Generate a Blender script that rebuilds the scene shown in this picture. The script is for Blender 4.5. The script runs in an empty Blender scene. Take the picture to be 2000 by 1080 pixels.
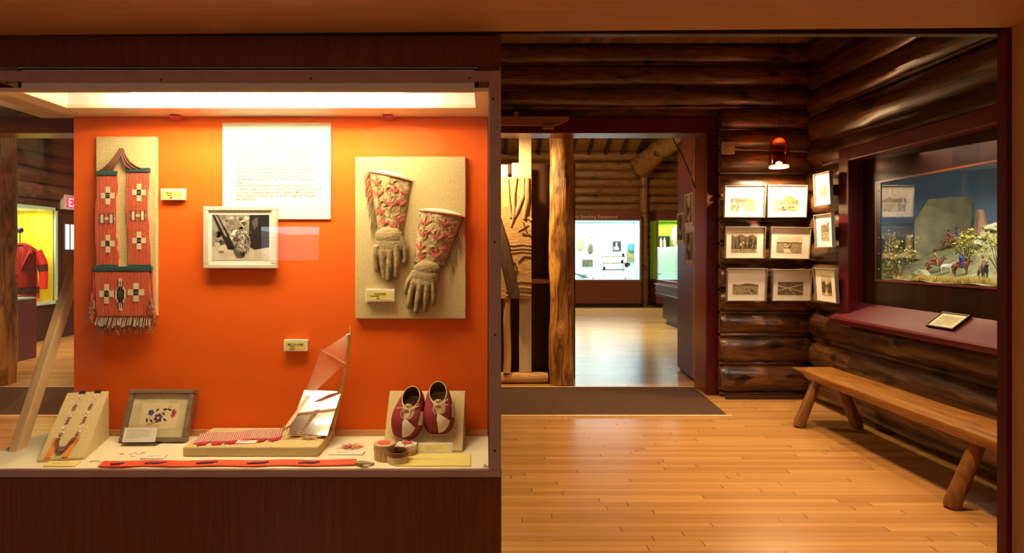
import bpy, math, random
from mathutils import Vector, Matrix, noise
S = bpy.context.scene
COL = S.collection
PI = math.pi
R_ = random.Random(7)

# ------------------------------------------------------------------ camera
F = 1166.0; CX = 950.0; CY = 494.0; H = 1.4        # focal length in px, vanishing point, eye height
cd = bpy.data.cameras.new('camera'); cam = bpy.data.objects.new('camera', cd); COL.objects.link(cam)
cam.location = (0, 0, H); cam.rotation_euler = (PI/2, 0, 0)
cd.sensor_width = 36.0; cd.lens = 36.0*F/2000.0
cd.shift_x = (1000-CX)/2000.0; cd.shift_y = (CY-540)/2000.0
cd.clip_start = 0.05; cd.clip_end = 200
S.camera = cam
def P(x, y, Y): return Vector(((x-CX)/F*Y, Y, H-(y-CY)/F*Y))     # picture point at depth Y (metres)
def PX(x, y, X):                                                   # picture point on the plane X = const
    Y = X*F/(x-CX); return Vector((X, Y, H-(y-CY)/F*Y))
def PZ(x, y, z):
    Y = (H-z)*F/(y-CY); return Vector(((x-CX)/F*Y, Y, z))

# ------------------------------------------------------------------ world, lamps, exposure
S.view_settings.view_transform = 'Standard'; S.view_settings.look = 'None'
S.view_settings.gamma = 1.0; S.view_settings.use_curve_mapping = False
S.view_settings.exposure = 0.0
w = bpy.data.worlds.new('world'); S.world = w; w.use_nodes = True
w.node_tree.nodes['Background'].inputs[0].default_value = (1.0, 0.66, 0.40, 1)
w.node_tree.nodes['Background'].inputs[1].default_value = 0.36
def lamp(name, kind, loc, power, color, size=0.2, sy=None, target=None, spread=None, angle=None, blend=0.5):
    l = bpy.data.lights.new(name, kind); l.energy = power; l.color = color
    if kind == 'AREA':
        l.shape = 'RECTANGLE' if sy else 'DISK'; l.size = size
        if sy: l.size_y = sy
        if spread: l.spread = math.radians(spread)
    else: l.shadow_soft_size = size
    if kind == 'SPOT': l.spot_size = math.radians(angle or 60); l.spot_blend = blend
    o = bpy.data.objects.new(name, l); COL.objects.link(o); o.location = loc
    if target is not None: o.rotation_euler = (Vector(target)-Vector(loc)).to_track_quat('-Z', 'Y').to_euler()
    return o
WARM = (1.0, 0.68, 0.36); WARM2 = (1.0, 0.76, 0.42); NEUT = (0.86, 0.97, 1.0)
lamp('ceiling_downlight_front', 'AREA', (2.0, 2.9, 3.38), 36, WARM, .12, target=(1.5, 3.1, 0), spread=100)
lamp('ceiling_downlight_middle', 'AREA', (1.8, 4.5, 3.38), 20, WARM, .12, target=(1.4, 4.4, 0), spread=92)
lamp('ceiling_downlight_left', 'AREA', (-4.5, 3.6, 3.38), 60, WARM, .2, target=(-4.5, 3.9, 0), spread=110)
lamp('gallery_lamp', 'AREA', (-0.5, 0.1, 2.04), 1.2, WARM, .5, target=(-0.4, 0.6, 0), spread=150)
lamp('picture_lamp', 'SPOT', (2.67, 5.42, 2.175), 215, (1.0, 0.73, 0.42), .05, target=(2.67, 5.45, 0), angle=165, blend=.35)
lamp('mural_spot', 'SPOT', (-0.16, 6.10, 2.50), 230, (1.0, 0.74, 0.34), .04, target=(0.30, 6.38, 1.9), angle=130, blend=1.0)
lamp('far_room_lamp', 'AREA', (2.2, 11.5, 4.3), 95, (1.0, .74, .36), .6, target=(2.4, 14, 0), spread=170)
lamp('far_left_floor_fill', 'AREA', (-5.2, 8.6, 4.0), 100, (1.0, .84, .50), .5, target=(-5.4, 9.0, 0), spread=110)  # added fill without a fixture, brightens the far left floor
lamp('far_floor_fill', 'AREA', (2.0, 10.6, 4.2), 75, (.92, 1.0, .62), .3, target=(2.0, 10.4, 0), spread=80)  # added fill, stands in for the white case's light spilling on the floor
lamp('partition_lamp', 'SPOT', (1.2, 6.9, 3.5), 70, (1.0, .72, .42), .05, target=(2.3, 6.8, 1.5), angle=60, blend=.9)

# ------------------------------------------------------------------ materials
def C(r, g, b):
    f = lambda v: (v/255/12.92) if v/255 <= 0.04045 else ((v/255+0.055)/1.055)**2.4
    return (f(r), f(g), f(b), 1)
def base(name):
    m = bpy.data.materials.new(name); m.use_nodes = True
    return m, m.node_tree, m.node_tree.nodes['Principled BSDF']
MATS = {}
def plain(name, c, rough=.6, metal=0, var=.12, sc=30, bump=.0, bsc=200, coat=0, stretch=(1, 1, 1), detail=4, spec=.5):
    """coloured surface with procedural mottling and fine bump"""
    if name in MATS: return MATS[name]
    m, t, b = base(name)
    N = t.nodes; L = t.links
    tc = N.new('ShaderNodeTexCoord'); mp = N.new('ShaderNodeMapping'); mp.inputs['Scale'].default_value = stretch
    L.new(tc.outputs['Object'], mp.inputs[0])
    n = N.new('ShaderNodeTexNoise'); n.inputs['Scale'].default_value = sc; n.inputs['Detail'].default_value = detail
    L.new(mp.outputs[0], n.inputs['Vector'])
    r = N.new('ShaderNodeValToRGB'); r.color_ramp.elements[0].position = .3; r.color_ramp.elements[1].position = .7
    r.color_ramp.elements[0].color = tuple(x*(1-var) for x in c[:3])+(1,)
    r.color_ramp.elements[1].color = tuple(min(1, x*(1+var)) for x in c[:3])+(1,)
    L.new(n.outputs['Fac'], r.inputs[0]); L.new(r.outputs[0], b.inputs['Base Color'])
    b.inputs['Roughness'].default_value = rough; b.inputs['Metallic'].default_value = metal
    b.inputs['Coat Weight'].default_value = coat; b.inputs['Coat Roughness'].default_value = .12
    b.inputs['Specular IOR Level'].default_value = spec
    if bump:
        n2 = N.new('ShaderNodeTexNoise'); n2.inputs['Scale'].default_value = bsc; L.new(mp.outputs[0], n2.inputs['Vector'])
        bp = N.new('ShaderNodeBump'); bp.inputs['Strength'].default_value = bump; bp.inputs['Distance'].default_value = .004
        L.new(n2.outputs['Fac'], bp.inputs['Height']); L.new(bp.outputs[0], b.inputs['Normal'])
    MATS[name] = m; return m
def wood(name, c1, c2, stretch, sc=6, rough=.4, bump=.25, knots=0, coat=0, dist=1.2, c0=None, bd=.004, contrast=(.32, .68), spec=.5):
    if name in MATS: return MATS[name]
    m, t, b = base(name); N = t.nodes; L = t.links
    tc = N.new('ShaderNodeTexCoord'); mp = N.new('ShaderNodeMapping'); mp.inputs['Scale'].default_value = stretch
    L.new(tc.outputs['Object'], mp.inputs[0])
    n = N.new('ShaderNodeTexNoise'); n.inputs['Scale'].default_value = sc; n.inputs['Detail'].default_value = 7
    n.inputs['Distortion'].default_value = dist; n.inputs['Roughness'].default_value = .62
    L.new(mp.outputs[0], n.inputs['Vector'])
    r = N.new('ShaderNodeValToRGB'); e = r.color_ramp.elements
    e[0].position = contrast[0]; e[0].color = c1; e[1].position = contrast[1]; e[1].color = c2
    L.new(n.outputs['Fac'], r.inputs[0]); out = r.outputs[0]
    if knots:
        k = N.new('ShaderNodeTexNoise'); k.inputs['Scale'].default_value = knots; k.inputs['Detail'].default_value = 3
        mp2 = N.new('ShaderNodeMapping'); mp2.inputs['Scale'].default_value = tuple(.35+.65*(s/max(stretch)) for s in stretch)
        L.new(tc.outputs['Object'], mp2.inputs[0]); L.new(mp2.outputs[0], k.inputs['Vector'])
        kr = N.new('ShaderNodeValToRGB'); kr.color_ramp.elements[0].position = .60; kr.color_ramp.elements[1].position = .70
        L.new(k.outputs['Fac'], kr.inputs[0])
        mx = N.new('ShaderNodeMix'); mx.data_type = 'RGBA'; L.new(kr.outputs[0], mx.inputs[0]); L.new(out, mx.inputs[6])
        mx.inputs[7].default_value = c0 or tuple(x*.3 for x in c1[:3])+(1,); out = mx.outputs[2]
    L.new(out, b.inputs['Base Color'])
    b.inputs['Roughness'].default_value = rough; b.inputs['Coat Weight'].default_value = coat; b.inputs['Coat Roughness'].default_value = .15
    b.inputs['Specular IOR Level'].default_value = spec
    if bump:
        bp = N.new('ShaderNodeBump'); bp.inputs['Strength'].default_value = bump; bp.inputs['Distance'].default_value = bd
        L.new(n.outputs['Fac'], bp.inputs['Height']); L.new(bp.outputs[0], b.inputs['Normal'])
    MATS[name] = m; return m
def planks(name, row, length, along, c1, c2, cgap, rough, bump=.3, gap=.05, spec=.5, grain=.35, gr_sc=9):
    """boards: rows across one axis, random end joints, per-board tone and grain"""
    m, t, b = base(name); N = t.nodes; L = t.links
    def M(op, a, bb=None, cc=None):
        n = N.new('ShaderNodeMath'); n.operation = op
        for i, v in enumerate((a, bb, cc)):
            if v is None: continue
            if isinstance(v, (int, float)): n.inputs[i].default_value = v
            else: L.new(v, n.inputs[i])
        return n.outputs[0]
    tc = N.new('ShaderNodeTexCoord'); sp = N.new('ShaderNodeSeparateXYZ'); L.new(tc.outputs['Object'], sp.inputs[0])
    ax = {'X': 0, 'Y': 1, 'Z': 2}
    a = sp.outputs[ax[along[0]]]; c = sp.outputs[ax[along[1]]]
    rv = M('DIVIDE', c, row); ri = M('FLOOR', rv); rf = M('FRACT', rv)
    wn = N.new('ShaderNodeTexWhiteNoise'); wn.noise_dimensions = '1D'; L.new(ri, wn.inputs['W'])
    av = M('ADD', M('DIVIDE', a, length), M('MULTIPLY', wn.outputs[0], 7.3)); ci = M('FLOOR', av); cf = M('FRACT', av)
    cb = N.new('ShaderNodeCombineXYZ'); L.new(ri, cb.inputs[0]); L.new(ci, cb.inputs[1])
    w2 = N.new('ShaderNodeTexWhiteNoise'); w2.noise_dimensions = '2D'; L.new(cb.outputs[0], w2.inputs['Vector'])
    mp = N.new('ShaderNodeCombineXYZ'); L.new(M('MULTIPLY', a, 1.2), mp.inputs[0]); L.new(M('MULTIPLY', c, 22), mp.inputs[1]); L.new(M('MULTIPLY', w2.outputs[0], 40), mp.inputs[2])
    n = N.new('ShaderNodeTexNoise'); n.inputs['Scale'].default_value = gr_sc/3; n.inputs['Detail'].default_value = 5; L.new(mp.outputs[0], n.inputs['Vector'])
    fac = M('ADD', M('MULTIPLY', w2.outputs[0], 1-grain), M('MULTIPLY', n.outputs['Fac'], grain))
    mx = N.new('ShaderNodeMix'); mx.data_type = 'RGBA'; L.new(fac, mx.inputs[0]); mx.inputs[6].default_value = c1; mx.inputs[7].default_value = c2
    g1 = M('LESS_THAN', rf, gap); g2 = M('LESS_THAN', cf, .004/length*1.0 if length > .1 else 0)
    g = M('MAXIMUM', M('MULTIPLY', g1, .55), g2)
    m2 = N.new('ShaderNodeMix'); m2.data_type = 'RGBA'; L.new(g, m2.inputs[0]); L.new(mx.outputs[2], m2.inputs[6]); m2.inputs[7].default_value = cgap
    L.new(m2.outputs[2], b.inputs['Base Color']); b.inputs['Roughness'].default_value = rough; b.inputs['Specular IOR Level'].default_value = spec
    bp = N.new('ShaderNodeBump'); bp.inputs['Strength'].default_value = bump; bp.inputs['Distance'].default_value = .002
    L.new(M('ADD', M('MULTIPLY', g, -1), M('MULTIPLY', n.outputs['Fac'], .25)), bp.inputs['Height']); L.new(bp.outputs[0], b.inputs['Normal'])
    MATS[name] = m; return m
def weave(name, c1, c2, sc, rough=.9, bump=.5):
    """burlap / cloth: two crossed wave patterns"""
    m, t, b = base(name); N = t.nodes; L = t.links
    tc = N.new('ShaderNodeTexCoord'); ws = []
    for d in ('X', 'Z'):
        wv = N.new('ShaderNodeTexWave'); wv.bands_direction = d; wv.inputs['Scale'].default_value = sc; wv.inputs['Distortion'].default_value = 1.5
        wv.inputs['Detail'].default_value = 2; L.new(tc.outputs['Object'], wv.inputs['Vector']); ws.append(wv)
    ad = N.new('ShaderNodeMath'); ad.operation = 'MULTIPLY'; L.new(ws[0].outputs['Fac'], ad.inputs[0]); L.new(ws[1].outputs['Fac'], ad.inputs[1])
    n = N.new('ShaderNodeTexNoise'); n.inputs['Scale'].default_value = 260; n.inputs['Detail'].default_value = 3; L.new(tc.outputs['Object'], n.inputs['Vector'])
    a2 = N.new('ShaderNodeMath'); a2.operation = 'ADD'; L.new(ad.outputs[0], a2.inputs[0]); L.new(n.outputs['Fac'], a2.inputs[1])
    r = N.new('ShaderNodeValToRGB'); r.color_ramp.elements[0].position = .35; r.color_ramp.elements[1].position = 1.0
    r.color_ramp.elements[0].color = c1; r.color_ramp.elements[1].color = c2
    L.new(a2.outputs[0], r.inputs[0]); L.new(r.outputs[0], b.inputs['Base Color']); b.inputs['Roughness'].default_value = rough
    b.inputs['Specular IOR Level'].default_value = .15
    bp = N.new('ShaderNodeBump'); bp.inputs['Strength'].default_value = bump; bp.inputs['Distance'].default_value = .001
    L.new(ad.outputs[0], bp.inputs['Height']); L.new(bp.outputs[0], b.inputs['Normal'])
    MATS[name] = m; return m
def emit(name, c, s):
    m, t, b = base(name); b.inputs['Base Color'].default_value = c
    b.inputs['Emission Color'].default_value = c; b.inputs['Emission Strength'].default_value = s; MATS[name] = m; return m
def glass(name, refl=.06, tint=(1, 1, 1, 1), rough=0.0):
    m = bpy.data.materials.new(name); m.use_nodes = True; t = m.node_tree; N = t.nodes; L = t.links; N.clear()
    o = N.new('ShaderNodeOutputMaterial'); mx = N.new('ShaderNodeMixShader'); tr = N.new('ShaderNodeBsdfTransparent'); g = N.new('ShaderNodeBsdfGlossy')
    tr.inputs[0].default_value = tint; g.inputs['Roughness'].default_value = rough
    fr = N.new('ShaderNodeFresnel'); fr.inputs[0].default_value = 1.45; ad = N.new('ShaderNodeMath'); ad.operation = 'MULTIPLY'; ad.inputs[1].default_value = refl/.034
    L.new(fr.outputs[0], ad.inputs[0])
    ge = N.new('ShaderNodeNewGeometry'); fb = N.new('ShaderNodeMath'); fb.operation = 'SUBTRACT'; fb.inputs[0].default_value = 1; L.new(ge.outputs['Backfacing'], fb.inputs[1])
    a2 = N.new('ShaderNodeMath'); a2.operation = 'MULTIPLY'; L.new(ad.outputs[0], a2.inputs[0]); L.new(fb.outputs[0], a2.inputs[1]); L.new(a2.outputs[0], mx.inputs[0]); L.new(tr.outputs[0], mx.inputs[1]); L.new(g.outputs[0], mx.inputs[2]); L.new(mx.outputs[0], o.inputs[0])
    MATS[name] = m; return m

floor_m = planks('strip_floor', .050, 1.35, 'XY', C(156, 106, 54), C(200, 148, 86), C(92, 54, 26), .24, .08, .06, grain=.45)
ceil_m = planks('ceiling_boards', .10, 3.0, 'YX', C(120, 84, 46), C(176, 130, 78), C(40, 24, 12), .5, .4, .10)
roof_m = planks('roof_boards', .16, 4.0, 'XY', C(120, 84, 40), C(160, 116, 60), C(40, 24, 12), .6, .4, .10)
log_x = wood('varnished_logs_across', C(44, 26, 15), C(136, 84, 42), (1.2, 9, 9), 2.6, .34, .5, knots=7, c0=C(34, 17, 10), bd=.008, coat=.25)
log_y = wood('varnished_logs_along', C(38, 23, 14), C(108, 66, 34), (9, 1.2, 9), 2.6, .30, .6, knots=7, c0=C(26, 14, 9), bd=.008, coat=.45)
log_far = wood('far_logs', C(112, 72, 30), C(164, 112, 52), (1.0, 8, 8), 2.4, .5, .4, knots=5, bd=.008)
log_left = wood('left_logs', C(76, 44, 30), C(120, 72, 48), (8, 1.0, 8), 2.4, .5, .4, knots=5, bd=.008)
post_m = wood('peeled_log_bark', C(110, 58, 20), C(214, 146, 60), (9, 9, 1.5), 1.5, .5, 1.0, knots=5, c0=C(70, 34, 14), bd=.02, contrast=(.38, .60))
peeled = wood('peeled_pole', C(186, 122, 52), C(222, 168, 96), (14, 14, 1.5), 3, .5, .4)
peeled_x = wood('peeled_pole_across', C(176, 118, 60), C(222, 172, 104), (1.5, 14, 14), 3, .5, .4)
mahog = wood('mahogany_veneer', C(88, 38, 18), C(118, 56, 28), (26, 26, .8), 4, .32, .05, coat=.15)
mahog_d = wood('dark_mahogany', C(58, 30, 20), C(78, 42, 28), (26, 26, .8), 4, .45, .05)
redp = plain('oxblood_paint', C(84, 10, 19), .34, var=.12, sc=9, bump=.04, bsc=30)
redp2 = plain('oxblood_header_paint', C(96, 22, 26), .38, var=.12, sc=9, bump=.05, bsc=30)
tan_m = wood('tan_plywood', C(192, 146, 98), C(204, 158, 110), (1.0, 14, 14), 3, .6, .04)
tan_v = wood('tan_plywood_upright', C(192, 146, 98), C(204, 158, 110), (14, 14, 1.0), 3, .6, .04)
frame_m = plain('anodised_strip', C(176, 146, 140), .42, .1, var=.06, sc=20)
cream = plain('cream_paint', C(238, 222, 190), .6, var=.03)
deck_m = weave('cream_linen', C(232, 220, 184), C(246, 236, 206), 220, bump=.15)
white_m = plain('white_paint', C(245, 243, 238), .5, var=.02)
burlap = weave('natural_burlap', C(182, 156, 102), C(230, 210, 156), 150, bump=.6)
orange = weave('orange_cloth', C(222, 92, 22), C(233, 102, 26), 150, rough=.75, bump=.12)
carpet = plain('brown_carpet', C(90, 64, 48), .95, var=.45, sc=150, bump=.9, bsc=500, spec=.1)
glass_m = glass('clear_glass', .036); glass_d = glass('diorama_glass', .10); glass_s = glass('vitrine_glass', .06, (.93, .98, .95, 1))
black = plain('black_plastic', C(18, 17, 17), .4)
ink = plain('grey_ink', C(122, 112, 92), .8); ink_d = plain('dark_ink', C(70, 60, 40), .8)
paper = plain('white_paper', C(234, 231, 216), .7, var=.02); ink_p = plain('pale_ink', C(186, 178, 152), .8); paper_y = plain('yellow_card', C(236, 216, 120), .7, var=.03)
# ------------------------------------------------------------------ mesh helpers
class MB:
    def __init__(s): s.v = []; s.f = []; s.m = []
    def add(s, vs, fs, mi=0):
        o = len(s.v); s.v += [Vector(p) for p in vs]; s.f += [tuple(i+o for i in f) for f in fs]; s.m += [mi]*len(fs); return s
    def box(s, x0, x1, y0, y1, z0, z1, mi=0):
        return s.hexa([(x0, y0, z0), (x1, y0, z0), (x1, y1, z0), (x0, y1, z0), (x0, y0, z1), (x1, y0, z1), (x1, y1, z1), (x0, y1, z1)], mi)
    def hexa(s, p, mi=0):
        return s.add(p, [(0, 3, 2, 1), (4, 5, 6, 7), (0, 1, 5, 4), (1, 2, 6, 5), (2, 3, 7, 6), (3, 0, 4, 7)], mi)
    def tube(s, pts, rad, seg=10, mi=0, flat=1.0, cap=True, amp=0, seed=0, up=None):
        pts = [Vector(p) for p in pts]; n = len(pts); vs = []; fs = []
        if not hasattr(rad, '__len__'): rad = [rad]*n
        prev = None
        for i, p in enumerate(pts):
            d = (pts[min(i+1, n-1)]-pts[max(i-1, 0)])
            if d.length < 1e-9: d = Vector((0, 0, 1))
            d.normalize()
            if prev is None:
                a = Vector(up) if up else (Vector((0, 0, 1)) if abs(d.z) < .9 else Vector((1, 0, 0)))
            else: a = prev
            a = (a-d*a.dot(d)).normalized(); b = d.cross(a); prev = a
            for k in range(seg):
                t = 2*PI*k/seg; r = rad[i]
                if amp: r *= 1+amp*noise.noise(Vector((math.cos(t)*1.2+seed*7.1, math.sin(t)*1.2, (p.x+p.y+p.z)*1.8)))+amp*.35*noise.noise(Vector((math.cos(t)*3+seed*3.1, math.sin(t)*3, (p.x+p.y+p.z)*7)))
                vs.append(p+a*math.cos(t)*r*flat+b*math.sin(t)*r)
        for i in range(n-1):
            for k in range(seg):
                k2 = (k+1) % seg; fs.append((i*seg+k, i*seg+k2, (i+1)*seg+k2, (i+1)*seg+k))
        if cap: fs.append(tuple(range(seg))[::-1]); fs.append(tuple(range((n-1)*seg, n*seg)))
        return s.add(vs, fs, mi)
    def log(s, p0, p1, r, seed=0, amp=.10, n=22, seg=14, mi=0, wob=.01):
        p0 = Vector(p0); p1 = Vector(p1); pts = []; rr = []
        for i in range(n+1):
            t = i/n; p = p0.lerp(p1, t)
            pts.append(p+Vector((0 if abs(p1.x-p0.x) > .1 else noise.noise(Vector((t*4, seed, 0)))*wob, 0 if abs(p1.y-p0.y) > .1 else noise.noise(Vector((t*4, seed, 5)))*wob, 0)))
            e = min(i, n-i); rr.append(r*(.86 if e == 0 else 1))
        return s.tube(pts, rr, seg, mi, amp=amp, seed=seed)
    def lathe(s, c, prof, seg=24, mi=0, ax='z'):
        c = Vector(c); vs = []; fs = []
        for r, h in prof:
            for k in range(seg):
                t = 2*PI*k/seg; vs.append(c+Vector((math.cos(t)*r, math.sin(t)*r, h)))
        for i in range(len(prof)-1):
            for k in range(seg):
                k2 = (k+1) % seg; fs.append((i*seg+k, i*seg+k2, (i+1)*seg+k2, (i+1)*seg+k))
        if prof[0][0] > 1e-5: fs.append(tuple(range(seg))[::-1])
        if prof[-1][0] > 1e-5: fs.append(tuple(range((len(prof)-1)*seg, len(prof)*seg)))
        return s.add(vs, fs, mi)
    def ball(s, c, r, seg=12, rings=8, mi=0, amp=0, seed=0):
        c = Vector(c); r = Vector((r, r, r)) if not hasattr(r, '__len__') else Vector(r); vs = []; fs = []
        for i in range(rings+1):
            a = PI*i/rings
            for k in range(seg):
                t = 2*PI*k/seg; d = Vector((math.sin(a)*math.cos(t), math.sin(a)*math.sin(t), -math.cos(a)))
                q = 1+(amp*noise.noise(d*1.7+Vector((seed*5.3, 0, 0))) if amp else 0)
                vs.append(c+Vector((d.x*r.x, d.y*r.y, d.z*r.z))*q)
        for i in range(rings):
            for k in range(seg):
                k2 = (k+1) % seg; fs.append((i*seg+k, i*seg+k2, (i+1)*seg+k2, (i+1)*seg+k))
        return s.add(vs, fs, mi)
    def prism(s, pts, ext, mi=0):
        pts = [Vector(p) for p in pts]; ext = Vector(ext); n = len(pts)
        return s.add(pts+[p+ext for p in pts], [tuple(range(n))[::-1], tuple(range(n, 2*n))]+[(i, (i+1) % n, (i+1) % n+n, i+n) for i in range(n)], mi)
    def ribbon(s, pts, wv, th, mi=0):
        """strap along pts; wv = half width vectors; th = thickness vector"""
        n = len(pts); pts = [Vector(p) for p in pts]; th = Vector(th)
        W = [Vector(w) for w in wv] if hasattr(wv[0], '__len__') else [Vector(wv)]*n
        vs = []; fs = []
        for p, w in zip(pts, W): vs += [p-w, p+w, p+w+th, p-w+th]
        for i in range(n-1):
            for k in range(4): fs.append((i*4+k, i*4+(k+1) % 4, i*4+4+(k+1) % 4, i*4+4+k))
        fs += [(3, 2, 1, 0), tuple((n-1)*4+k for k in range(4))]
        return s.add(vs, fs, mi)
    def build(s, name, mats, parent=None, smooth=30, bevel=0, loc=None):
        me = bpy.data.meshes.new(name)
        o_ = Vector(parent['_b']) if (parent is not None and '_b' in parent) else (Vector(loc) if loc is not None else Vector((0, 0, 0)))
        me.from_pydata([p-o_ for p in s.v], [], s.f)
        if not isinstance(mats, (list, tuple)): mats = [mats]
        for m in mats: me.materials.append(m)
        for p, mi in zip(me.polygons, s.m): p.material_index = mi
        me.update()
        import bmesh
        bm = bmesh.new(); bm.from_mesh(me); bmesh.ops.recalc_face_normals(bm, faces=bm.faces); bm.to_mesh(me); bm.free()
        if smooth:
            for p in me.polygons: p.use_smooth = True
            me.set_sharp_from_angle(angle=math.radians(smooth))
        o = bpy.data.objects.new(name, me); COL.objects.link(o)
        if parent is not None:
            o.parent = parent
            if '_b' in parent: o['_b'] = parent['_b']
        elif loc is not None: o.location = loc; o['_b'] = tuple(o_)
        if bevel:
            bv = o.modifiers.new('bevel', 'BEVEL'); bv.width = bevel; bv.segments = 2; bv.limit_method = 'ANGLE'
        return o
class Pl:
    """a local drawing plane: origin, u, v axes and outward normal"""
    def __init__(s, o, u, v):
        s.o = Vector(o); s.u = Vector(u).normalized(); s.v = Vector(v); s.v = (s.v-s.u*s.v.dot(s.u)).normalized(); s.n = s.u.cross(s.v)
    def p(s, a, b, h=0): return s.o+s.u*a+s.v*b+s.n*h
def pbox(mb, pl, a0, a1, b0, b1, h0, h1, mi=0):
    return mb.hexa([pl.p(a0, b0, h0), pl.p(a1, b0, h0), pl.p(a1, b1, h0), pl.p(a0, b1, h0), pl.p(a0, b0, h1), pl.p(a1, b0, h1), pl.p(a1, b1, h1), pl.p(a0, b1, h1)], mi)
def ppoly(mb, pl, pts, h0, h1, mi=0):
    return mb.prism([pl.p(a, b, h0) for a, b in pts], pl.n*(h1-h0), mi)
def oval(a, b, ra, rb, n=12, rot=0, ph=0):
    c, s_ = math.cos(rot), math.sin(rot)
    return [(a+ra*math.cos(2*PI*k/n+ph)*c-rb*math.sin(2*PI*k/n+ph)*s_, b+ra*math.cos(2*PI*k/n+ph)*s_+rb*math.sin(2*PI*k/n+ph)*c) for k in range(n)]
def blob(a, b, r, seed, n=14, asp=1, rough=.3):
    return [(a+r*math.cos(2*PI*k/n)*(1+rough*noise.noise(Vector((math.cos(2*PI*k/n)*2+seed, math.sin(2*PI*k/n)*2, seed*.7)))), b+r*asp*math.sin(2*PI*k/n)*(1+rough*noise.noise(Vector((math.cos(2*PI*k/n)*2, math.sin(2*PI*k/n)*2+seed, 3))))) for k in range(n)]
def tag(o, label=None, cat=None, group=None, kind=None):
    if label: o['label'] = label
    if cat: o['category'] = cat
    if group: o['group'] = group
    if kind: o['kind'] = kind
    return o
def thing(name, loc, label, cat, group=None):
    o = bpy.data.objects.new(name, None); COL.objects.link(o); o.location = loc; o.empty_display_size = .05; o['_b'] = tuple(loc)
    return tag(o, label, cat, group)
def struct(mb, name, mats, **k): return tag(mb.build(name, mats, **k), kind='structure')
def lettering(name, body, pl, a, b, size, mat, parent, align='CENTER', h=.0008, spacing=1.0, line=1.0, ext=.0003):
    cu = bpy.data.curves.new(name, 'FONT'); cu.body = body; cu.size = size; cu.align_x = align; cu.extrude = ext; cu.space_character = spacing; cu.space_line = line; cu.offset = size*.012
    cu.resolution_u = 2
    t = bpy.data.objects.new(name, cu); COL.objects.link(t)
    dg = bpy.context.evaluated_depsgraph_get(); me = bpy.data.meshes.new_from_object(t.evaluated_get(dg))
    bpy.data.objects.remove(t); bpy.data.curves.remove(cu)
    off = Vector(parent['_b']) if parent is not None and '_b' in parent else Vector((0, 0, 0))
    Mx = Matrix((pl.u, pl.v, pl.n)).transposed().to_4x4()
    Mx.translation = pl.p(a, b, h)-off
    me.transform(Mx); me.materials.clear(); me.materials.append(mat); me.update()
    o = bpy.data.objects.new(name, me); COL.objects.link(o)
    if parent is not None: o.parent = parent; o['_b'] = parent['_b'] if '_b' in parent else (0, 0, 0)
    return o
def printlines(mb, pl, a0, a1, b1, n, pitch, hgt, seed, mi, h=.0006, words=9):
    """rows of unreadably small print"""
    r = random.Random(seed)
    for i in range(n):
        y = b1-i*pitch; x = a0; end = a1-(a1-a0)*(r.random()*.15 if i < n-1 else .5)
        while x < end:
            w_ = (a1-a0)/words*(.4+r.random()*.8); x2 = min(end, x+w_)
            pbox(mb, pl, x, x2, y-hgt, y, 0, h, mi); x = x2+(a1-a0)/words*.18
def evalmesh(name, verts, edges, radii, root, sub=2, extra=None):
    """one continuous surface grown round a skeleton"""
    me = bpy.data.meshes.new(name); me.from_pydata([Vector(v) for v in verts], edges, []); o = bpy.data.objects.new(name, me); COL.objects.link(o)
    sk = o.modifiers.new('skin', 'SKIN'); sk.use_smooth_shade = True
    for i, r in enumerate(radii):
        d = me.skin_vertices[0].data[i]; d.radius = (r, r) if not hasattr(r, '__len__') else r; d.use_root = (i == root)
    sb = o.modifiers.new('sub', 'SUBSURF'); sb.levels = sub; sb.render_levels = sub
    dg = bpy.context.evaluated_depsgraph_get(); m2 = bpy.data.meshes.new_from_object(o.evaluated_get(dg)); bpy.data.objects.remove(o)
    for p in m2.polygons: p.use_smooth = True
    return m2
def remeshed(mb, voxel, smooth_it=3):
    me = bpy.data.meshes.new('tmp'); me.from_pydata(mb.v, [], mb.f); o = bpy.data.objects.new('tmp', me); COL.objects.link(o)
    rm = o.modifiers.new('r', 'REMESH'); rm.mode = 'VOXEL'; rm.voxel_size = voxel; rm.use_smooth_shade = True
    sm = o.modifiers.new('s', 'SMOOTH'); sm.iterations = smooth_it; sm.factor = .5
    dg = bpy.context.evaluated_depsgraph_get(); m2 = bpy.data.meshes.new_from_object(o.evaluated_get(dg)); bpy.data.objects.remove(o); bpy.data.meshes.remove(me)
    for p in m2.polygons: p.use_smooth = True
    return m2
def meshobj(name, me, mats, parent=None, off=True, shift=None):
    if shift is not None: me.transform(Matrix.Translation(shift))
    if parent is not None and off and '_b' in parent: me.transform(Matrix.Translation(-Vector(parent['_b'])))
    me.materials.clear()
    for m in (mats if isinstance(mats, (list, tuple)) else [mats]): me.materials.append(m)
    o = bpy.data.objects.new(name, me); COL.objects.link(o)
    if parent is not None: o.parent = parent; o['_b'] = parent['_b'] if '_b' in parent else (0, 0, 0)
    return o
def copy_tree(o, parent=None):
    c = o.copy(); COL.objects.link(c)
    if parent is not None: c.parent = parent
    for ch in list(o.children): copy_tree(ch, c)
    return c

# ------------------------------------------------------------------ the rooms
FY = 5.74     # face of the back log wall
XW = 3.05     # face of the right log wall
struct(MB().box(-9, 7.5, -3.5, 16.6, -.12, 0), 'floor', floor_m, smooth=0)
struct(MB().box(-7.3, 3.4, 1.83, 6.1, 3.43, 3.5), 'ceiling', ceil_m, smooth=0)
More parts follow.
